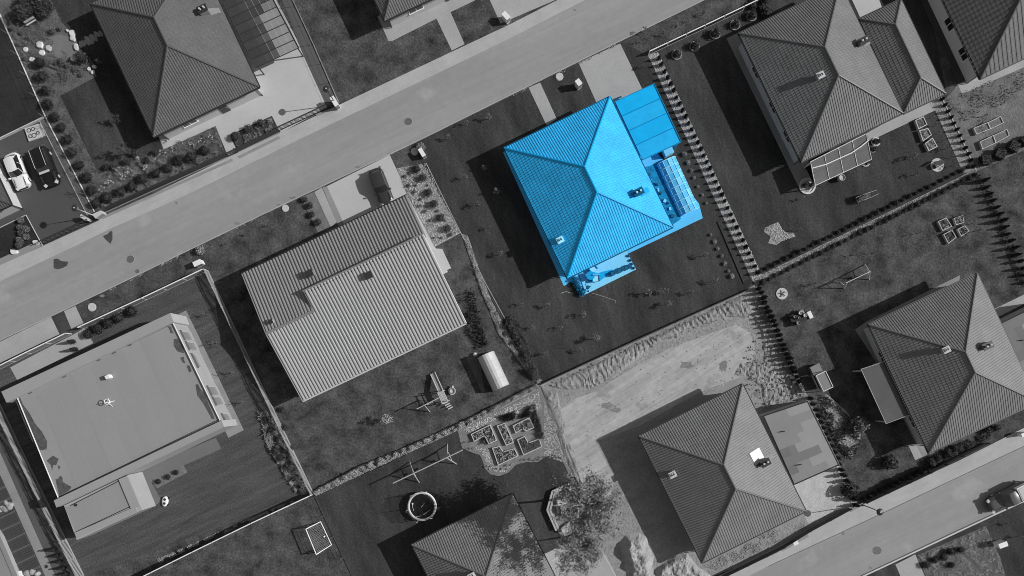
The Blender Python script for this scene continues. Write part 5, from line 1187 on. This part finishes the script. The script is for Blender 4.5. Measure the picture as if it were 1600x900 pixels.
b = MB(); b.tube([G(-4, 845, .88), G(22, 905, .88)], .05, 4); b.build('joint', dark, t, world=True)
for i in range(9): stone(0 + i * 2.3, 792 + R.uniform(-8, 8), R.uniform(.15, .35), 'pale stone in the rubble bed between the left edge decks, %s from the left' % ORD[i], stoneg, .25, 1.2, R.uniform(0, 3), group='rubble bed stones')
for px, py, r, l_ in ((44,895,.4,'left'),(52,893,.35,'middle'),(60,896,.3,'right')): stone(px, py, r, l_ + ' one of three rocks at the lower end of the left edge deck', stoneg, .35, 1.2, px, group='rocks at the deck end')
pillar(33, 897, .75, .7, .5, white, 'white box at the corner of the shed roof, bottom left', TH, 'box', 'storage_box')
b = MB(); c = G(73, 885); tt = thing('drain_grate', 'small dark round drain in the long left edge path', 'drain', c); b.cyl((0, 0, .05), .18, .02, 14); b.build('lid', dark, tt); b = MB(); b.lathe((0, 0, .04), [(.24, 0), (.24, .025), (.18, .025)], 14); b.build('rim', midm, tt)

def raised_bed(px, label, h=.38, m=pale, fill=None, group=None, seed=1, grow=True, lean=.25, cat='raised bed', t_=.09):
    P_ = ccw([G(*p) for p in px]); base = mid(P_); t = thing('raised_bed', label, cat, base, 0, group); n = len(P_)
    for i in range(n):
        a, b_ = P_[i], P_[(i + 1) % n]; d = (b_ - a).normalized(); nn = Vector((-d.y, d.x, 0)) * t_; bb = MB(); bb.prism([a + d * .0, b_ - d * (t_ * 1.02), b_ - d * (t_ * 1.02) + nn, a + nn], 0, h - .002 * (i % 2)); bb.build('board', m, t, world=True)
    ins = [base + (p - base) * .93 for p in P_]; bb = MB(); bb.add([(p.x, p.y, h - .1) for p in P_], tess(P_)); bb.build('soil', fill or bedsoil, t, world=True)
    if grow:
        o = leafy('crop', [((p.x / S) + 800, 450 - p.y / S) for p in ins], int(abs(area(P_)) * 110), .26, .07, hedge_leaf if seed % 3 else fol_l, seed, h - .1, thr=-.15, fr=2.2); o.parent = t; o.data.transform(Matrix.Translation(-t.location))
    return t
raised_bed([(736,678),(766,663),(777,688),(764,694),(757,681),(741,690)], 'notched raised bed at the west end of the vegetable garden', seed=1)
raised_bed([(776.5,665),(789,660.5),(803,691),(791,696)], 'long narrow raised bed in the middle of the vegetable garden', seed=2)
raised_bed([(801,665),(827,652),(835,668),(822,674),(817,670),(806,677)], 'upper right raised bed half lost in weeds', seed=4)
raised_bed([(808,686.5),(820,681),(825.6,691),(843,685),(847,698),(818,711)], 'L shaped raised bed at the lower right of the vegetable garden', seed=3)
raised_bed([(769,699.5),(781,696.6),(786.6,705),(804,700),(810,712),(778.6,727)], 'L shaped raised bed at the lower left of the vegetable garden', seed=5)
blades('weeds', [(778,652),(800,645),(825,634),(828,640),(826,650),(800,657),(785,658)], 500, .6, .06, fol_m, 21); blades('weeds', [(826,640),(834,630),(845,665),(852,690),(843,690),(832,665)], 500, .6, .06, fol_l, 22); blades('weeds', [(762,675),(770,672),(776,688),(762,693),(752,690)], 260, .5, .07, fol_l, 23)
raised_bed([(1462.5,347),(1476,341),(1485,355),(1470,362)], 'upper left of the four square raised beds on the right lawn', m=timber, seed=7); raised_bed([(1487.5,342),(1502,337),(1504,349),(1491,353)], 'upper right of the four square raised beds, weedy', m=timber, seed=8)
raised_bed([(1471,367),(1485,360),(1492,372),(1479,382)], 'lower left of the four square raised beds on the right lawn', m=timber, seed=9); raised_bed([(1493,359),(1505,353),(1512,362),(1499,371)], 'lower right of the four square raised beds, mostly dark', m=timber, seed=11)
raised_bed([(1427,190),(1440,184),(1446,197),(1432,204)], 'uppermost of three white framed boxes left of the gravel strip', .45, light_m, seed=12, fill=gravel_d)
raised_bed([(1433,206),(1447,202),(1453,213),(1439,223)], 'middle one of three white framed boxes left of the gravel strip', .45, light_m, seed=13, fill=gravel_d)
raised_bed([(1442,226),(1454,217),(1462,231),(1448,238)], 'lowest of three white framed boxes left of the gravel strip', .45, light_m, seed=14, fill=gravel_d)
raised_bed([(1518,202),(1540,193),(1545,203),(1523,212)], 'upper left bare framed bed on the rough ground', .4, light_m, gravel_d, grow=False, t_=.06); raised_bed([(1540.5,193),(1561,183),(1566,193),(1545.5,203)], 'upper right bare framed bed on the rough ground', .3, light_m, gravel_d, grow=False, t_=.06)
raised_bed([(1528,223),(1549,213),(1553,225),(1532,235)], 'lower left bare framed bed on the rough ground', .4, light_m, gravel_d, grow=False, t_=.06); raised_bed([(1549.5,213),(1571,203),(1575,213),(1553.5,225)], 'lower right bare framed bed on the rough ground', .3, light_m, gravel_d, grow=False, t_=.06)
blades('weeds', circ(1534, 201, 7), 160, .4, .06, fol_m, 31)
for px, l in (([(1457.5,0),(1465,0),(1490,46),(1481,51)], 'longest pale framed bed along the top right corner house'), ([(1483.7,56),(1492.5,50),(1502.5,72),(1495,79)], 'second pale framed bed along the top right corner house'),
              ([(1503.7,99),(1511,94),(1520,112),(1510,116)], 'third pale framed bed along the top right corner house'), ([(1511,118),(1521,114),(1526,122),(1516,126)], 'smallest pale framed bed at the corner house path')):
    raised_bed(px, l, .35, light_m, mat('bed_slab', .16, .8, n1=(1, .1), n2=(5, .1)), grow=False, t_=.08)

# round white slabs with seats
def disc(px, py, r, label):
    c = G(px, py); t = thing('round_slab', label, 'round slab', c); b = MB(); b.lathe((0, 0, 0), [(r * S, 0), (r * S, .08), (0.001, .085)], 28); b.build('slab', pale, t); return c
c = disc(1464, 258, 10.5, 'white round slab under a bench left of the gravel strip end'); t = thing('garden_bench', 'timber garden bench standing on the white round slab', 'bench', (c.x, c.y, .085), TH + .1)
for i in range(3): b = MB(); b.box((0, -.18 + i * .17, .45), (1.15, .13, .04)); b.build('seat_slat', timber_d, t)
b = MB(); b.box((0, .32, .75), (1.15, .05, .4)); b.build('backrest', timber_d, t)
for sx in (-.5, .5): b = MB(); b.box((sx, 0, .22), (.07, .5, .44)); b.build('leg', dark, t)
c = disc(1221.5, 459, 9, 'pale round slab on the lawn near the white fence crossing'); t = thing('branch_pile', 'few crossed sticks lying on the pale round slab', 'sticks', (c.x, c.y, .09))
for k in range(5): b = MB(); a = k * 1.3; b.tube([(-.4 * cos(a), -.4 * sin(a), .04), (.45 * cos(a + .3), .45 * sin(a + .3), .1)], .025, 5); b.build('stick', timber_d, t)

# greenhouse tunnel
def greenhouse():
    a, bq, c, d = G(747,561), G(771.6,549), G(796,600), G(770,612); base = mid((a, bq, c, d)); t = thing('tunnel_greenhouse', 'white plastic tunnel greenhouse in the corner of the rear lawn', 'greenhouse', base)
    ax = ((d - a) + (c - bq)) / 2; L = ax.length; u = ax.normalized(); n = Vector((-u.y, u.x, 0)); W = ((bq - a).length + (c - d).length) / 2
    if (bq - a).dot(n) < 0: n = -n
    s0 = (a + bq) / 2; M_ = 4; K = 10; wm = mat('greenhouse_film', .50, .35, n1=(.9, .12), n2=(4, .05), spec=.4)
    def pt(k, l): an = pi * k / K; return s0 + u * (L * l / M_) + n * (-cos(an) * W / 2) + Vector((0, 0, sin(an) ** .8 * 1.95))
    for l in range(M_):
        b = MB(); b.add([tuple(pt(k, l + .01)) for k in range(K + 1)] + [tuple(pt(k, l + .99)) for k in range(K + 1)], [(k, k + 1, K + 2 + k, K + 1 + k) for k in range(K)]); b.build('cover_sheet', wm, t, world=True)
    for l in range(M_ + 1): b = MB(); b.tube([pt(k, l) for k in range(K + 1)], .035, 5); b.build('hoop', light_m, t, world=True)
    for l in (0, M_): b = MB(); b.poly([tuple(pt(k, l)) for k in range(K + 1)]); e = b.build('end_wall', wm, t, world=True)
    sheet('planting_bed', garden, [(728,556),(746,549),(758,612),(753,615)])
greenhouse()
tag(stone(742, 554, .25, 'pale pot by the greenhouse corner', pale), 'pale pot by the greenhouse corner', 'pot')

# play things
def bar(b, p, q, r=.06, n=6): b.tube([p, q], r, n)
def swing(label, top, legs, h, seats, m=timber, name='swing_set', beam_r=.07):
    a, e = G(*top[0], h), G(*top[1], h); t = thing(name, label, 'swing set', mid((a, e))); b = MB(); bar(b, a, e, beam_r); b.build('beam', m, t, world=True)
    for (hd, l1, l2) in legs:
        for l in (l1, l2): b = MB(); bar(b, G(*l), G(*hd, h), .06); b.build('leg', m, t, world=True)
        p, q = G(*l1).lerp(G(*hd, h), .45), G(*l2).lerp(G(*hd, h), .45); b = MB(); bar(b, p, q, .035); b.build('brace', m, t, world=True)
    for f in seats:
        p = a.lerp(e, f); u = (e - a).normalized()
        s = MB(); s.box((p.x, p.y, .5), (.5, .2, .04), atan2(u.y, u.x)); st_ = s.build('seat', black, t, world=True)
        for k in (-.22, .22): q = p + u * k; s = MB(); bar(s, (q.x, q.y, .5), (q.x, q.y, h), .012, 4); s.build('rope', black, st_, world=True)
    return t
swing('long timber swing frame beside the trampoline with crossed legs', ((614,755),(723,703)), (((646,740),(640,721),(655,754)), ((699,716),(699,694),(713,725))), 2.2, (.22, .38, .62))
swing('pale metal swing frame on the lawn before the right edge house', ((1322,442),(1360,424)), (((1324,441),(1303,440),(1318,451)), ((1359,425),(1351,413),(1358,437))), 1.9, (.35, .7), light_m, beam_r=.05)
def climbing_frame():
    t = thing('climbing_frame', 'timber climbing frame with slide and swing arm on the rear lawn', 'climbing frame', G(693, 622))
    cs = [G(687,614), G(695,610), G(702,626), G(694,630)]; h = 1.5
    for p in cs: b = MB(); bar(b, p, (p.x, p.y, 2.1), .06); b.build('post', timber, t, world=True)
    for i in range(5): u, v = i / 5, (i + .9) / 5; b = MB(); b.prism([cs[0].lerp(cs[3], u), cs[0].lerp(cs[3], v), cs[1].lerp(cs[2], v), cs[1].lerp(cs[2], u)], h * .8 - .04, h * .8); b.build('floor_board', timber, t, world=True)
    for a, e in ((0, 3), (1, 2), (3, 2)): b = MB(); bar(b, (cs[a].x, cs[a].y, 1.9), (cs[e].x, cs[e].y, 1.9), .05); b.build('rail', timber, t, world=True)
    p0, p1 = G(689, 612, 1.2), G(676, 583, .2); d = (p1 - p0).normalized(); n = Vector((-d.y, d.x, 0)).normalized() * .28
    b = MB(); b.add([tuple(x) for x in (p0 - n, p0 + n, p1 + n, p1 - n)], [(0, 1, 2, 3)]); sl_ = b.build('slide', mat('slide_plastic', .34, .35, n2=(3, .03)), t, world=True)
    for s_ in (-1, 1): b = MB(); bar(b, p0 + n * s_ + Vector((0, 0, .08)), p1 + n * s_ + Vector((0, 0, .08)), .06); b.build('slide_edge', pale, sl_, world=True)
    for i in range(4): b = MB(); q0, q1 = cs[3].lerp(cs[2], .05), cs[3].lerp(cs[2], .95); o = Vector((.12 * i, -.18 * i, 0)) * 1.2; z = 1.1 - i * .28; b.prism([(q0 + o).xy, (q1 + o).xy, (q1 + o).xy + Vector((.05, -.12)), (q0 + o).xy + Vector((.05, -.12))], z - .04, z); b.build('rung', pale, t, world=True)
    a, e = G(651, 639, 2.0), G(689, 620, 2.0); b = MB(); bar(b, a, e, .06); b.build('beam', timber, t, world=True)
    for l in ((657, 625), (672, 644)): b = MB(); bar(b, G(*l), G(663, 633, 2.0), .05); b.build('leg', timber, t, world=True)
    for q in ((672, 630), (683, 624)):
        c = G(*q, .6); b = MB(); b.box((c.x, c.y, .55), (.75, .22, .06), TH); s = b.build('swing_seat', pale, t, world=True)
        for k in (-.3, .3): b = MB(); bar(b, (c.x + k * ct, c.y + k * st, .55), (c.x + k * ct - .0, c.y + k * st, 1.95), .015, 4); b.build('rope', pale, s, world=True)
climbing_frame()
c = G(707, 611); t = thing('spring_rocker', 'pale flower shaped toy seat right of the climbing frame', 'toy', c)
b = MB(); b.lathe((0, 0, 0), [(.12, 0), (.1, .25), (.42, .3), (.45, .38), (.3, .36), (.1, .33), (.001, .33)], 12); b.build('body', pale, t); b = MB(); b.ring((0, 0, .42), .3, .05, 12); b.build('rim', midm, t); b = MB(); b.box((.1, .48, .4), (.22, .3, .1)); b.build('handle', pale, t)
def trampoline():
    c = G(661, 789.5); t = thing('trampoline', 'round trampoline with pale padded rim and net on the lawn', 'trampoline', c); r = 1.62
    b = MB(); b.lathe((0, 0, .72), [(r - .18, .0), (r - .16, .09), (r, .10), (r + .08, .04), (r + .06, -.04)], 40); b.build('pad', white, t)
    b = MB(); b.lathe((0, 0, .74), [(.001, -.02), (r - .15, 0)], 40); b.build('mat', black, t)
    for k in range(6):
        a = k * pi / 3 + .25; x, y = cos(a), sin(a); b = MB(); b.tube([(x * (r + .1), y * (r + .1), 0), (x * (r + .1), y * (r + .1), .7), (x * (r + .2), y * (r + .2), 1.5), (x * (r + .02), y * (r + .02), 2.3)], .035, 6); b.build('pole', light_m, t)
        b = MB(); bar(b, (x * (r + .1), y * (r + .1), .03), (cos(a + .5) * (r + .05), sin(a + .5) * (r + .05), .03), .03); b.build('foot', dark, t)
    nm = mat('net', .05, .8, n2=(3, .02), alpha=.30); b = MB(); K = 36
    vs = []
    for z, s_ in ((.75, -.08), (2.25, .0)):
        for k in range(K): a = 2 * pi * k / K; rr = r + s_ - (.12 * abs(sin(3 * (a - .25))) if z > 1 else 0); vs.append((rr * cos(a), rr * sin(a), z))
    b.add(vs, [(k, (k + 1) % K, K + (k + 1) % K, K + k) for k in range(K)]); b.build('net', nm, t)
    for x0, y0, x1, y1 in ((-.9, -1.25, -.1, -1.1), (.1, -1.0, .95, -.4), (-.1, -.1, .25, .35), (-1.2, .4, -1.0, -.5)): b = MB(); b.tube([(x0, y0, .8), (x1, y1, .78)], .03, 4); b.build('strap', pale, t)
    b = MB(); b.ball((-1.1, .3, .85), .12); tag(b.build('ball', white, origin=Vector((0, 0, 0))), 'small pale ball lying on the trampoline near its rim', 'ball').location = (c.x, c.y, 0)
trampoline()
def goal():
    t = thing('football_goal', 'white football goal with net on the lower lawn', 'goal', G(500, 838)); h = 1.45
    f0, f1, r0, r1 = G(484, 823), G(500, 862), G(501, 815), G(518, 851); u = Vector((0, 0, h))
    for p, q, nm in ((f0, f0 + u, 'post'), (f1, f1 + u, 'post'), (f0 + u, f1 + u, 'crossbar'), (r0, r1, 'ground_bar'), (f0, r0, 'ground_bar'), (f1, r1, 'ground_bar'), (f0 + u, r0, 'stay'), (f1 + u, r1, 'stay')):
        b = MB(); z_ = Vector((0, 0, .05)); b.tube([p + z_, q + z_], .055, 6); b.build(nm, white, t, world=True)
    b = MB()
    for i in range(1, 18): k = i / 18; b.tube([(f0 + u).lerp(f1 + u, k), r0.lerp(r1, k)], .011, 3)
    for i in range(1, 9): k = i / 9; b.tube([(f0 + u).lerp(r0, k), (f1 + u).lerp(r1, k)], .011, 3)
    o = b.build('net', mat('goal_net', .35, .8, n2=(3, .02)), t, world=True); o['kind'] = 'stuff'
    b = MB(); b.ball((0, 0, .11), .13, 2); c = G(507, 838); o = b.build('football', white); o.location = c; tag(o, 'white ball lying in the football goal', 'ball')
goal()
# sand box / table on the parking court
t = thing('sand_table', 'carved pale square toy track board on the parking court near the corner', 'play board', G(54, 208), TH - .12)
b = MB(); b.box((0, 0, .1), (1.7, 1.6, .2)); b.build('board', pale, t); b = MB(); b.box((1.0, 0, .08), (.25, 1.5, .16)); b.build('side_board', conc_mid, t)
for x, y, r in ((-.4, .4, .22), (.1, .4, .2), (.0, -.35, .25), (-.45, -.3, .2), (.5, -.2, .18)): b = MB(); b.ring((x, y, .22), r, .035, 14); b.build('track', dark, t)
# small plants and stakes along that court
for i, (px, py) in enumerate(((78,199),(96,232),(112,268),(127,301))): sapling(px, py, ('spindly shrub nearest the play board in the strip by the court', 'second spindly shrub in the strip, beside the black car', 'third spindly shrub in the strip, past the black car', 'spindly shrub nearest the lamp in the strip by the court')[i], 'bare', .8, 'spindly shrubs in the court strip')
# ride-on toy on the flat house lawn
t = thing('ride_on_toy', 'white ride-on toy car with two dark seats at the terrace corner', 'toy car', G(259.5, 783), pi / 2 - .1)
b = MB(); b.lathe((0, 0, 0), [(.001, .0), (.3, .0), (.36, .15), (.34, .3), (.2, .36), (.001, .37)], 18); o = b.build('body', white, t); o.scale = (1.7, 1, 1)
for x in (-.22, .24): b = MB(); b.cyl((x, 0, .34), .15, .05, 12); b.build('seat', dark, t)
for x in (-.38, .38):
    for y in (-.3, .3): b = MB(); b.tube([(x, y - .05, .12), (x, y + .05, .12)], .12, 12); b.build('wheel', black, t)
# washing frame on the grey terrace
t = thing('drying_rack', 'small folded pale rack by the boards of the grey terrace', 'rack', G(225, 768))
for a in (.3, 1.2, 2.2): b = MB(); bar(b, (-.5 * cos(a), -.5 * sin(a), .1), (.5 * cos(a), .5 * sin(a), .9), .035); b.build('leg', pale, t)
# barrel by the veranda, hand cart on the lawn
t = thing('tub', 'round pale tub on the lawn below the veranda roof', 'tub', G(1312, 280)); b = MB(); b.lathe((0, 0, 0), [(.001, 0), (.30, 0), (.36, .7), (.32, .7), (.30, .6), (.001, .6)], 20); b.build('body', pale, t); b = MB(); b.ring((0, 0, .7), .34, .03, 20); b.build('rim', light_m, t)
t = thing('flower_cart', 'old hand cart filled with plants on the lawn, handles to the right', 'cart', G(1345, 311), TH - .08)
b = MB(); b.box((0, 0, .6), (1.7, .55, .1)); b.build('bed', timber_d, t)
for y in (-.3, .3): b = MB(); b.box((0, y, .72), (1.7, .04, .2)); b.build('side_board', timber, t); b = MB(); bar(b, (.7, y, .7), (1.75, y * .8, .8), .03); b.build('handle', timber, t)
for y in (-.38, .38):
    b = MB(); vs = [(-.2 + .5 * cos(2 * pi * k / 18), y, .5 + .5 * sin(2 * pi * k / 18)) for k in range(19)]; b.tube(vs, .03, 5); w_ = b.build('wheel', timber_d, t)
    for k in range(6): b = MB(); b.tube([(-.2, y, .5), (-.2 + .5 * cos(k * pi / 3), y, .5 + .5 * sin(k * pi / 3))], .02, 4); b.build('spoke', timber_d, w_)
o = link('plants', bush_mesh('bush_light', 1), t, (0, 0, .6), 0, (1.3, .5, .5))
# planted rims around the veranda
def rim_bed(px, py, r, label):
    c = G(px, py); t = thing('flower_bed', label, 'flower bed', c); b = MB(); b.lathe((0, 0, 0), [(r * S, 0), (r * S, .15), (r * S - .2, .16), (r * S - .22, .06), (.001, .06)], 20); b.build('stone_rim', stonew, t)
    for k in range(4): link('plants', bush_mesh('flowers' if k % 2 else 'bush_mid', k), t, (cos(k * 1.6) * r * S * .45, sin(k * 1.6) * r * S * .45, .08), k, .55)
rim_bed(1261, 291, 13, 'round white rimmed flower bed left of the veranda'); rim_bed(1368, 222, 7, 'white rimmed flower bed at the upper right of the veranda'); rim_bed(1352, 254, 7, 'white rimmed flower bed at the lower right of the veranda'); rim_bed(1363, 234, 5, 'small white rimmed bed between two larger ones right of the veranda')
t = thing('garden_table', 'dark rectangular table on the small terrace left of the veranda', 'table', G(1266, 275), TH + pi / 2)
b = MB(); b.box((0, 0, .72), (2.2, .8, .06)); b.build('table_top', black, t)
for x in (-1, 1):
    for y in (-.33, .33): b = MB(); b.box((x, y, .35), (.07, .07, .7)); b.build('leg', black, t)
# potting corner on the right lawn
t = thing('potting_table', 'dark potting table with round pots and a white bin on the right lawn', 'potting table', G(1246, 497), TH)
b = MB(); b.box((0, 0, .5), (2.0, 1.3, .06)); b.build('table_top', black, t)
for x, y, r in ((-.5, .3, .17), (.25, .45, .2), (-.1, 0, .15), (.65, -.05, .22), (-.45, -.5, .22)): b = MB(); b.lathe((x, y, .53), [(r * .7, 0), (r, .35), (r * .8, .34), (r * .7, .25), (.001, .25)], 12); b.build('pot', pale if x > 0 else midm, t)
for x in (-.9, .9):
    for y in (-.55, .55): b = MB(); b.box((x, y, .25), (.08, .08, .5)); b.build('leg', black, t)
for i in range(4): b = MB(); b.box((.75 - .07 * i, .5, .62), (.03, .5, .12), .2 * i); b.build('slat', pale, t)
b = MB(); b.box((1.25, -.25, .35), (.45, .85, .7)); b.build('bin', white, t)
# canopy swing bench and crate beside it
t = thing('canopy_swing', 'garden swing seat under a grey white edged canopy by the conifer hedge', 'garden swing', G(1277, 596), TH + pi / 2)
b = MB(); b.add([(-1, -.6, 2.0), (1, -.6, 2.0), (1, .6, 2.1), (-1, .6, 2.1), (-1, -.6, 2.04), (1, -.6, 2.04), (1, .6, 2.14), (-1, .6, 2.14)], [(3, 2, 1, 0), (4, 5, 6, 7), (0, 1, 5, 4), (1, 2, 6, 5), (2, 3, 7, 6), (3, 0, 4, 7)]); cn = b.build('canopy', mat('canopy_cloth', .2, .9, n2=(5, .06)), t)
for p, q in (((-1, -.6), (1, -.6)), ((1, -.6), (1, .6)), ((1, .6), (-1, .6)), ((-1, .6), (-1, -.6))): b = MB(); bar(b, (*p, 2.1), (*q, 2.1), .05); b.build('edge', white, cn)
for x in (-1, 1):
    for y in (-.8, .8): b = MB(); bar(b, (x, y, 0), (x, y * .15, 2.0), .045); b.build('leg', midm, t)
b = MB(); b.box((0, 0, .5), (1.7, .55, .12)); b.build('seat', dark, t); b = MB(); b.box((0, .32, .8), (1.7, .1, .5)); b.build('backrest', dark, t)
pillar(1271, 577, 1.1, .9, .8, midm, 'grey crate beside the canopied garden swing', TH, 'crate', 'storage_crate')
for i, (px, py) in enumerate(((1237,590),(1240,597),(1236,603))): b = MB(); b.box((0, 0, .2), (.5, .28, .4), .4 * i); o = b.build('crate', (pale, stonew, midm)[i]); o.location = G(px, py); tag(o, ('pale box nearest the soil in the shade of the garden swing', 'white box between two others in the shade of the garden swing', 'grey box lowest in the shade of the garden swing')[i], 'box', 'boxes in the swing shade')
# bench in the thicket
t = thing('garden_bench', 'small pale bench below the leafy thicket, top left', 'bench', G(53, 38), TH + .1)
b = MB(); b.box((0, 0, .45), (1.3, .16, .05)); b.build('seat', pale, t); b = MB(); b.box((0, .2, .7), (1.3, .05, .3)); b.build('backrest', timber, t)
for x in (-.5, .5): b = MB(); b.box((x, 0, .22), (.07, .3, .43)); b.build('leg', timber_d, t)
# blue terrace furniture and planting
blue_w = mat('blue_cushion', .80, .8, n2=(6, .04), blue=True)
def lounge(px, py, rz, label):
    t = thing('lounge_chair', label, 'armchair', G(px, py), rz); b = MB(); b.box((0, 0, .38), (.75, .7, .16)); b.build('cushion', blue_w, t); b = MB(); b.box((0, .4, .62), (.8, .14, .5)); b.build('backrest', bl_pave, t)
    for s_ in (-1, 1): b = MB(); b.box((s_ * .42, 0, .5), (.1, .75, .14)); b.build('armrest', bl_mid, t)
    b = MB(); b.box((0, 0, .15), (.7, .65, .3)); b.build('frame', bl_dark, t)
lounge(926, 420, TH + .2, 'pale blue armchair on the terrace close under the eave'); lounge(931, 436, TH - .35, 'pale blue armchair on the terrace nearer the lawn')
t2 = thing('side_table', 'round blue table under the parasol', 'table', G(922, 432)); b = MB(); b.cyl((0, 0, .66), .5, .05, 20); b.build('table_top', bl_mid, t2); b = MB(); b.cyl((0, 0, 0), .06, .66, 8); b.build('leg', bl_dark, t2)
b = MB(); pts = ccw([G(*p) for p in ((916,431),(924,424),(934,427),(944,424),(957,421),(960,428),(948,431),(940,437),(930,441),(919,440))]); b.add([(p.x, p.y, .06) for p in pts] + [(p.x, p.y, .035) for p in pts], [f for f in tess(pts)] + [(i, (i + 1) % 10, 10 + (i + 1) % 10, 10 + i) for i in range(10)]); tag(b.build('terrace_blotch', mat('blue_blotch', .44, .8, n1=(1.5, .15), n2=(5, .1), blue=True)), 'irregular flat mid blue blotch on the terrace between the armchairs', 'sheet')  # thin flat blotch of mid blue with an irregular outline
strip('terrace_edge', bl_mid, (903,425), (915,458), .8, .1)
t = thing('grill', 'dark blue grill on crossed legs at the terrace corner', 'grill', G(917, 451))
for a in (.5, 2.1): b = MB(); b.tube([(-.45 * cos(a), -.45 * sin(a), .05), (.45 * cos(a), .45 * sin(a), .7)], .05, 5); b.build('leg', bl_dark, t)
b = MB(); b.cyl((.05, .05, .7), .22, .15, 12); b.build('bowl', bl_dark, t)
t = thing('fire_wood_rack', 'long low dark blue wood rack on the terrace, parallel to the lawn edge', 'wood rack', G(970, 423), TH - .05)
for i in range(6): b = MB(); b.box((-1.1 + .44 * i, .05 * (i % 2), .25), (.4, .42, .5)); b.build('log', bl_dark if i % 2 else mat('blue_log', .14, .8, n2=(6, .2), blue=True), t)
fb_ = mat('blue_leaves', .22, .7, n1=(2.5, .4), n2=(14, .3), per=.2, blue=True); fbd = mat('blue_leaves_dark', .08, .7, n2=(10, .3), blue=True)
def bluebush(px, py, s_, label, grp=None):
    b = MB(); b.ball((0, 0, .42), .46, 1, .1, R, (1, 1, .85), m=1); leaves(b, 240, shell(.6, .5, .42, .75, .10), .075, int(px)); o = b.build('potted_shrub', [fb_, fbd]); o.location = G(px, py); o.scale = (s_,) * 3; tag(o, label, 'shrub', grp)
for i, p in enumerate(((898,437),(901,444),(905,452),(909,459))): bluebush(p[0], p[1], .75, ('shrub at the house end of the planter left of the blue terrace', 'second shrub of the planter left of the blue terrace', 'third shrub of the planter left of the blue terrace', 'shrub at the lawn end of the planter left of the blue terrace')[i], 'shrubs left of the blue terrace')
for i, p in enumerate(((982,400),(985,407),(987,413),(990,419))): bluebush(p[0], p[1], .32, ('uppermost of four tiny bushes on the right terrace edge', 'second of four tiny bushes on the right terrace edge', 'third of four tiny bushes on the right terrace edge', 'lowest of four tiny bushes on the right terrace edge')[i], 'tiny bushes on the terrace edge')
b = MB(); p = G(888, 457); b.tube([(p.x - .9, p.y - .1, .04), (p.x - .3, p.y + .1, .05), (p.x + .2, p.y - .05, .04)], .03, 5); b.tube([G(925, 458, .03), G(945, 464, .03), (G(962, 470, .03)), G(961, 474, .03)], .02, 4); tag(b.build('garden_hose', light_m, origin=Vector((p.x, p.y, 0))), 'thin pale hose lying on the lawn below the blue terrace', 'hose')
# seating corner with hexagonal timber edge
t = thing('seating_deck', 'angular timber edged seating corner half under the big tree', 'seating corner', G(885, 795)); z = .35
pl = [(893,754),(863,767),(855,796),(869,828),(880,840),(905,826),(925,812),(915,770)]; b = MB(); b.prism([G(*p) for p in pl], 0, .12); b.build('floor', mat('deck_floor', .24, .85, n1=(1, .15), n2=(7, .12)), t, world=True)
for i in range(3):
    for o_ in (0, 4.5): a, e = pl[i], pl[i + 1]; b = MB(); k = Vector((o_, o_ * .15, 0)); p, q = G(a[0] + k.x, a[1] + k.y + (3 if i == 0 and o_ else 0)), G(e[0] + k.x, e[1] + k.y); dd = (q - p).normalized(); nn = Vector((-dd.y, dd.x, 0)) * .11; b.prism([p + nn, q + nn, q - nn, p - nn], .12, .5 if not o_ else .35); b.build('edge_board', timber, t, world=True)
pillar(893, 767, .85, .75, .75, white, 'white square box table in the seating corner', TH - .2, 'table', 'box_table')
for px, py, sx, sy, hh, m_, l in ((877,782,1.0,.8,.5,pale,'pale padded seat in the seating corner'), (880,797,.55,1.2,.45,timber,'narrow slatted lounger in the seating corner'), (872,795,.4,.9,.35,timber_d,'dark narrow bench beside the slatted lounger'), (888,818,2.4,.3,.3,timber,'long board lying across the lower end of the seating corner'), (882,827,.7,.5,.45,pale,'pale stool at the bottom of the seating corner')):
    tt = thing('garden_bench', l, 'bench', G(px, py), TH + (.2 if sx > 2 else -.25)); 
    for i in range(4): b = MB(); b.box((0, sy * (-.375 + .25 * i), .2 + hh), (sx, sy * .22, .05)); b.build('slat', m_, tt)
    for s_ in (-1, 1): b = MB(); b.box((s_ * sx * .42, 0, .1 + hh / 2), (.06, sy * .8, .2 + hh)); b.build('leg', timber_d, tt)
t = thing('plank_stack', 'pale planks leaning at the tree by the seating corner', 'planks', G(944, 831), 1.1)
for i in range(3): b = MB(); b.box((0, i * .18, .1 + .03 * i), (1.2, .14, .05), .05 * i); b.build('plank', pale, t)
# slabs under the tree
strip('edging', pale, (863,876), (888,864), 1.2, .05); strip('edging', pale, (943,866), (968,910), 1.2, .05)

strip('house_ledge', pale, (1163,72), (1203,160), 4, .5); strip('house_ledge', conc_mid, (1204,162), (1244,252), 4, .45)
# seam between walk and carriageway
for a, b_ in (((0,440),(92,397)), ((92,397),(175,357)), ((175,357),(292,305)), ((292,305),(460,222)), ((460,222),(600,155)), ((600,155),(800,59)), ((800,59),(915,0)), ((1200,884),(1370,805)), ((1370,805),(1600,696))):
    strip('road_seam', mat('seam', .12, .9, n1=(2, .3), n2=(9, .3)), (a[0] + .4, a[1] + .9), (b_[0] + .4, b_[1] + .9), .7, .022)
